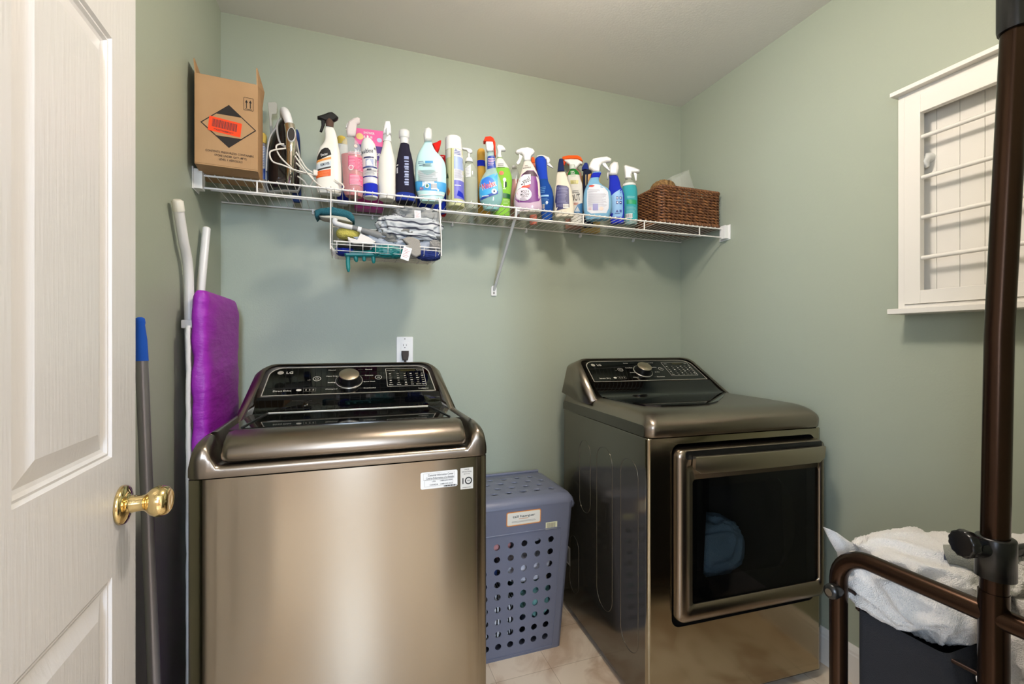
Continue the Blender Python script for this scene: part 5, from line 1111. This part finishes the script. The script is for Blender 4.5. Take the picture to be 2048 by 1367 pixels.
# ------------------------------------------------------------------ wall-mounted drying rack
def rack():
    RW = mat('white_rack_paint', (228, 224, 216), .38); XF, Y1, Y0, Z0, Z1 = 1.600, .946, .30, 1.291, 1.947
    t = thing('drying_rack', 'white wall-mounted drying rack with rods and beadboard back on the right wall', 'drying rack', (XR, (Y0+Y1)/2, Z0)); O = Vector((XR, (Y0+Y1)/2, Z0))
    def bx(nm, lo, hi, par=t, bev=.0015, mb=None):
        m_ = mb or MB(); m_.box(tuple(Vector(lo)-O), tuple(Vector(hi)-O), RW)
        return None if mb else m_.build(nm, par, bevel=bev)
    bx('top_ledge', (XF-.018, Y0-.012, Z1), (XR, Y1+.010, Z1+.013)); bx('bottom_ledge', (XF-.022, Y0-.015, Z0-.016), (XR, Y1+.015, Z0))
    mb = MB(); bx('', (XF+.005, Y1-.018, Z0), (XR, Y1, Z1), mb=mb); bx('', (XF+.005, Y0, Z0), (XR, Y0+.018, Z1), mb=mb); bx('', (XF+.005, Y0+.018, Z1-.02), (XR, Y1-.018, Z1), mb=mb); bx('', (XF+.005, Y0+.018, Z0), (XR, Y1-.018, Z0+.012), mb=mb); mb.build('case', t, bevel=.001)
    fr = MB(); a1, b1, a0, b0 = Y1-.019, Y1-.061, Y0+.019, Y0+.068
    for lo, hi in (((XF, b1, Z0+.013), (XF+.02, a1, Z1-.021)), ((XF, a0, Z0+.013), (XF+.02, b0, Z1-.021)), ((XF, b0, Z1-.075), (XF+.02, b1, Z1-.021)), ((XF, b0, Z0+.013), (XF+.02, b1, Z0+.052))): fr.box(tuple(Vector(lo)-O), tuple(Vector(hi)-O), RW)
    fr.build('swing_frame', t, bevel=.0012)
    bb = MB(); n = 11; w_ = (a1-a0)/n
    for i in range(n): bb.box(tuple(Vector((XR-.012, a0+w_*i+.0004, Z0+.012))-O), tuple(Vector((XR-.006, a0+w_*(i+1)-.0004, Z1-.02))-O), RW)
    bb.box(tuple(Vector((XR-.008, a0, Z0+.012))-O), tuple(Vector((XR-.002, a1, Z1-.02))-O), RW); bb.build('beadboard_back', t, bevel=.0008)
    for y in (275, 356, 435.6, 516):
        z = at(1841, y, X=XF+.010).z; mb = MB(); mb.tube([Vector((XF+.010, b1+.004, z))-O, Vector((XF+.010, b0-.004, z))-O], .0064, RW, 12); mb.build('rod', t)
    q = at(1852, 322, X=XF+.035); mb = MB(); mb.tube([q-O+Vector((.025, 0, .012)), q-O+Vector((.0, 0, .010)), q-O+Vector((-.008, 0, -.004)), q-O+Vector((.002, -.002, -.018))], [.016, .014, .012, .006], mat('translucent_hook', (226, 226, 222), .3, alpha=.9), 12); mb.build('hook', t)
rack()
# ------------------------------------------------------------------ bronze laundry sorter
def sorter():
    BZ = mat('bronze_metal', (60, 43, 32), .26, metal=.9); X0, X1, YA, YB, Z = .852, 1.50, .190, .600, .806
    t = thing('laundry_sorter', 'bronze tube laundry sorter with tall hanging-bar pole, black knob and black bag', 'laundry sorter', (X0, (YA+YB)/2, 0)); O = Vector((X0, (YA+YB)/2, 0)); ym = .383
    for x in (X0, X1):
        P_ = []
        r = .055
        P_.append(Vector((x, YB, .03))); P_.append(Vector((x, YB, .3)))
        for k in range(9): a = R(90*k/8); P_.append(Vector((x, YB-r+r*math.cos(a), Z-r+r*math.sin(a))))
        for k in range(9): a = R(90+90*k/8); P_.append(Vector((x, YA+r+r*math.cos(a), Z-r+r*math.sin(a))))
        P_.append(Vector((x, YA, .3))); P_.append(Vector((x, YA, .03)))
        mb = MB(); mb.tube([p-O for p in P_], .0145, BZ, 20); mb.build('end_frame', t)
    for y in (YA, YB):
        mb = MB(); mb.tube([Vector((X0, y, .12))-O, Vector((X1, y, .12))-O], .011, BZ, 14); mb.build('bottom_rail', t)
        for x in (X0, X1):
            mb = MB(); mb.lathe([(.006, 0), (.024, .004), (.026, .024), (.024, .044), (.006, .048)], BLACK, tuple(Vector((x-.024, y, .026))-O), 'X', 20); mb.build('caster', t)
    top = Vector((.862, .363, 1.66)); mb = MB()
    for x, x2 in ((X0, .862),):
        mb.tube([Vector((x, ym, .12))-O, Vector((x, ym, .84))-O], .0165, BZ, 20); mb.build('pole_base', t)
        mb = MB(); mb.tube([Vector((x, ym, .80))-O, Vector((x+.004, ym-.004, 1.2))-O, top-O], .0153, BZ, 20); mb.build('pole', t)
    mb = MB(); mb.tube([Vector((X1, ym, .12))-O, Vector((X1, ym, 1.66))-O], .0155, BZ, 20); mb.build('pole', t)
    mb = MB(); mb.tube([top-O-Vector((0, 0, .045)), top-O-Vector((0, 0, .040)), top-O+Vector((0, 0, .04))], [.0195, .0205, .0205], BLACK, 24); mb.tube([top-O+Vector((-.045, .01, .030)), top-O+Vector((-.02, 0, .022)), top-O+Vector((.05, 0, .045)), Vector((X1, ym, 1.70))-O], [.012, .0185, .0165, .0165], BLACK, 16); mb.build('top_coupling', t)
    # clamp with knob on the pole
    q0, q1 = at(1990, 1152, Y=ym).z, at(1990, 1072, Y=ym).z
    mb = MB(); mb.lathe([(.0168, q0), (.0215, q0), (.0215, q1-.002), (.0205, q1), (.0165, q1)], BLACK, tuple(Vector((X0+.002, ym-.001, 0))-O), 'Z', 32); cl = mb.build('clamp', t)
    pc = Vector((X0+.002, ym-.001, (q0+q1)/2+.012))-O; dirv = Vector((-.95, .31, .02)).normalized(); mb = MB(); mb.tube([pc+dirv*.012, pc+dirv*.022, pc+dirv*.030, pc+dirv*.036], [.013, .012, .0085, .008], BLACK, 20); mb.build('clamp_boss', cl)
    kn = pc+dirv*.046+Vector((0, 0, .006)); mb = MB(); ax = dirv.orthogonal().normalized(); bx_ = dirv.cross(ax)
    def disc(prof, m, lob=0):
        return [[kn+dirv*h+(ax*math.cos(2*math.pi*i/60)+bx_*math.sin(2*math.pi*i/60))*(r+lob*math.cos(12*2*math.pi*i/60)) for i in range(60)] for r, h in prof]
    mb.loft(disc([(.008, -.035), (.009, -.012), (.017, -.010), (.0185, -.006), (.019, .0), (.0178, .004), (.016, .0045), (.001, .0040)], 0, .0006), mat('black_knob_plastic', (16, 15, 15), .25)); mb.build('knob', cl)
    # black plastic collar where the bag rod leaves the post
    q = at(1679, 1180, Y=YB-.018)-O; mb = MB(); mb.lathe([(.004, -.012), (.0125, -.010), (.0135, -.004), (.0125, .004), (.010, .012), (.006, .026)], BLACK, tuple(Vector((X0-.018, YB-.004, .735))-O), 'X', 20); mb.lathe([(.0065, -.0135), (.006, -.0128), (.0055, -.012)], mat('steel_screw', (190, 188, 184), .25, metal=1), tuple(Vector((X0-.018, YB-.004, .735))-O), 'X', 14); mb.build('rod_collar', t)
    RD = mat('dark_rod', (52, 34, 26), .35, metal=.6)
    mb = MB(); mb.tube([Vector(p)-O for p in smooth_path([(X0+.012, YB-.006, .735), (X0+.035, YB-.008, .72), (X0+.036, YB-.012, .70), (X0+.04, YB-.02, .692), (X0+.04, .45, .690), (X0+.04, .30, .690)], 4)], .0032, RD, 8)
    mb.build('bag_rod', t)
    mb = MB(); mb.tube([Vector((1.12, .50, .795))-O, Vector((X1, .50, .800))-O], .0095, BLACK, 12); mb.build('cross_rod', t)
    # black fabric bag
    BG = mat('black_bag_fabric', (30, 31, 36), .85, bump=(700, .0012)); mb = MB(); rows = []
    for i in range(25):
        z = .06+(.700-.06)*i/24; rg = []
        y1, y0 = YB-.012, .452-.3*min(.2, max(0, .70-z)); x0, x1 = X0+.028, X1-.03
        for (x, y) in rrect(x0, x1, y0, y1, .014, 5): wv_ = .004*noise.noise(Vector((x*6, y*9, z*5))); rg.append(Vector((x+wv_, y+wv_, z))-O)
        rows.append(rg)
    mb.loft(rows, BG, (True, False)); mb.build('bag', t, solid=.0015)
    # second, white bag next to it
    WB = mat('white_bag_fabric', (222, 222, 226), .85, bump=(500, .0015)); mb = MB(); rows = []
    for i in range(25):
        z = .06+(.675-.06)*i/24; rg = []
        for (x, y) in rrect(X0+.045, X1-.03, .10, .440-.3*min(.2, max(0, .70-z)), .02, 5): wv_ = .006*noise.noise(Vector((x*5, y*8, z*5))); rg.append(Vector((x+wv_, y+wv_, z))-O)
        rows.append(rg)
    mb.loft(rows, WB, (True, False)); mb.build('bag', t, solid=.0015)['label'] = 'white second bag'
sorter()
TER = mat('white_terry', (246, 241, 234), .95, bump=(520, .006), sheen=.5)
def terry(lab, lo, hi, sd, amp=.16, fr=1.9, rot=0, sq=.75, m=TER):
    o = crumple('bath_towel', lo, hi, m, sd, amp, fr, res=90, sq=sq, rot=rot); tag(o, lab, 'towel', 'towels heaped in the laundry sorter')
    tx = bpy.data.textures.get('terry') or bpy.data.textures.new('terry', 'CLOUDS'); tx.noise_scale = .0035; q = o.modifiers.new('d', 'DISPLACE'); q.texture = tx; q.strength = .0045; q.mid_level = .5; return o
terry('white terry towel heaped at the dryer end of the sorter', (.862, .43, .672), (1.16, .655, .826), 203, .13, 1.7)
terry('white terry towel bulging over the black bag behind the bronze pole', (.880, .16, .60), (1.22, .462, .800), 207, .14, 1.8)
terry('white terry towel at the right picture edge beyond the pole', (1.13, .12, .62), (1.47, .58, .830), 209, .13, 1.8)
# towel corner sticking out towards the dryer
mb = MB(); pts = [(1655, 1056), (1668, 1062), (1690, 1078), (1712, 1090), (1730, 1120), (1715, 1150), (1690, 1150), (1683, 1110), (1668, 1085)]
P_ = [at(x, y, Y=.625) for x, y in pts]; c = sum(P_, Vector())/len(P_); mb.slab([(p.x-c.x, p.z-c.z) for p in P_], -.012, .012, TER, .006); o = mb.build('bath_towel', loc=tuple(c)); tag(o, 'pointed white towel corner sticking up beside the dryer', 'towel', 'towels heaped in the laundry sorter')
# rolled grey cloth on the towels
a, b_ = at(1893, 1108, Y=.50), at(1965, 1128, Y=.46); t = thing('rolled_sock', 'rolled grey towelling sock lying on the white towels left of the black clamp', 'sock', tuple(a)); dv = b_-a
mb = MB(); SG = mat('grey_towelling', (150, 150, 138), .95, bump=(600, .005)); mb.tube(smooth_path([Vector((0, 0, 0)), dv*.35+Vector((0, 0, .004)), dv*.8, dv*1.5]), [.016]*19, SG, 16); mb.build('sock_leg', t)
mb = MB(); mb.tube([-dv*.06, dv*.02], [.0105, .0105], K(70, 74, 86, 80), 16); mb.build('sock_inside', t)
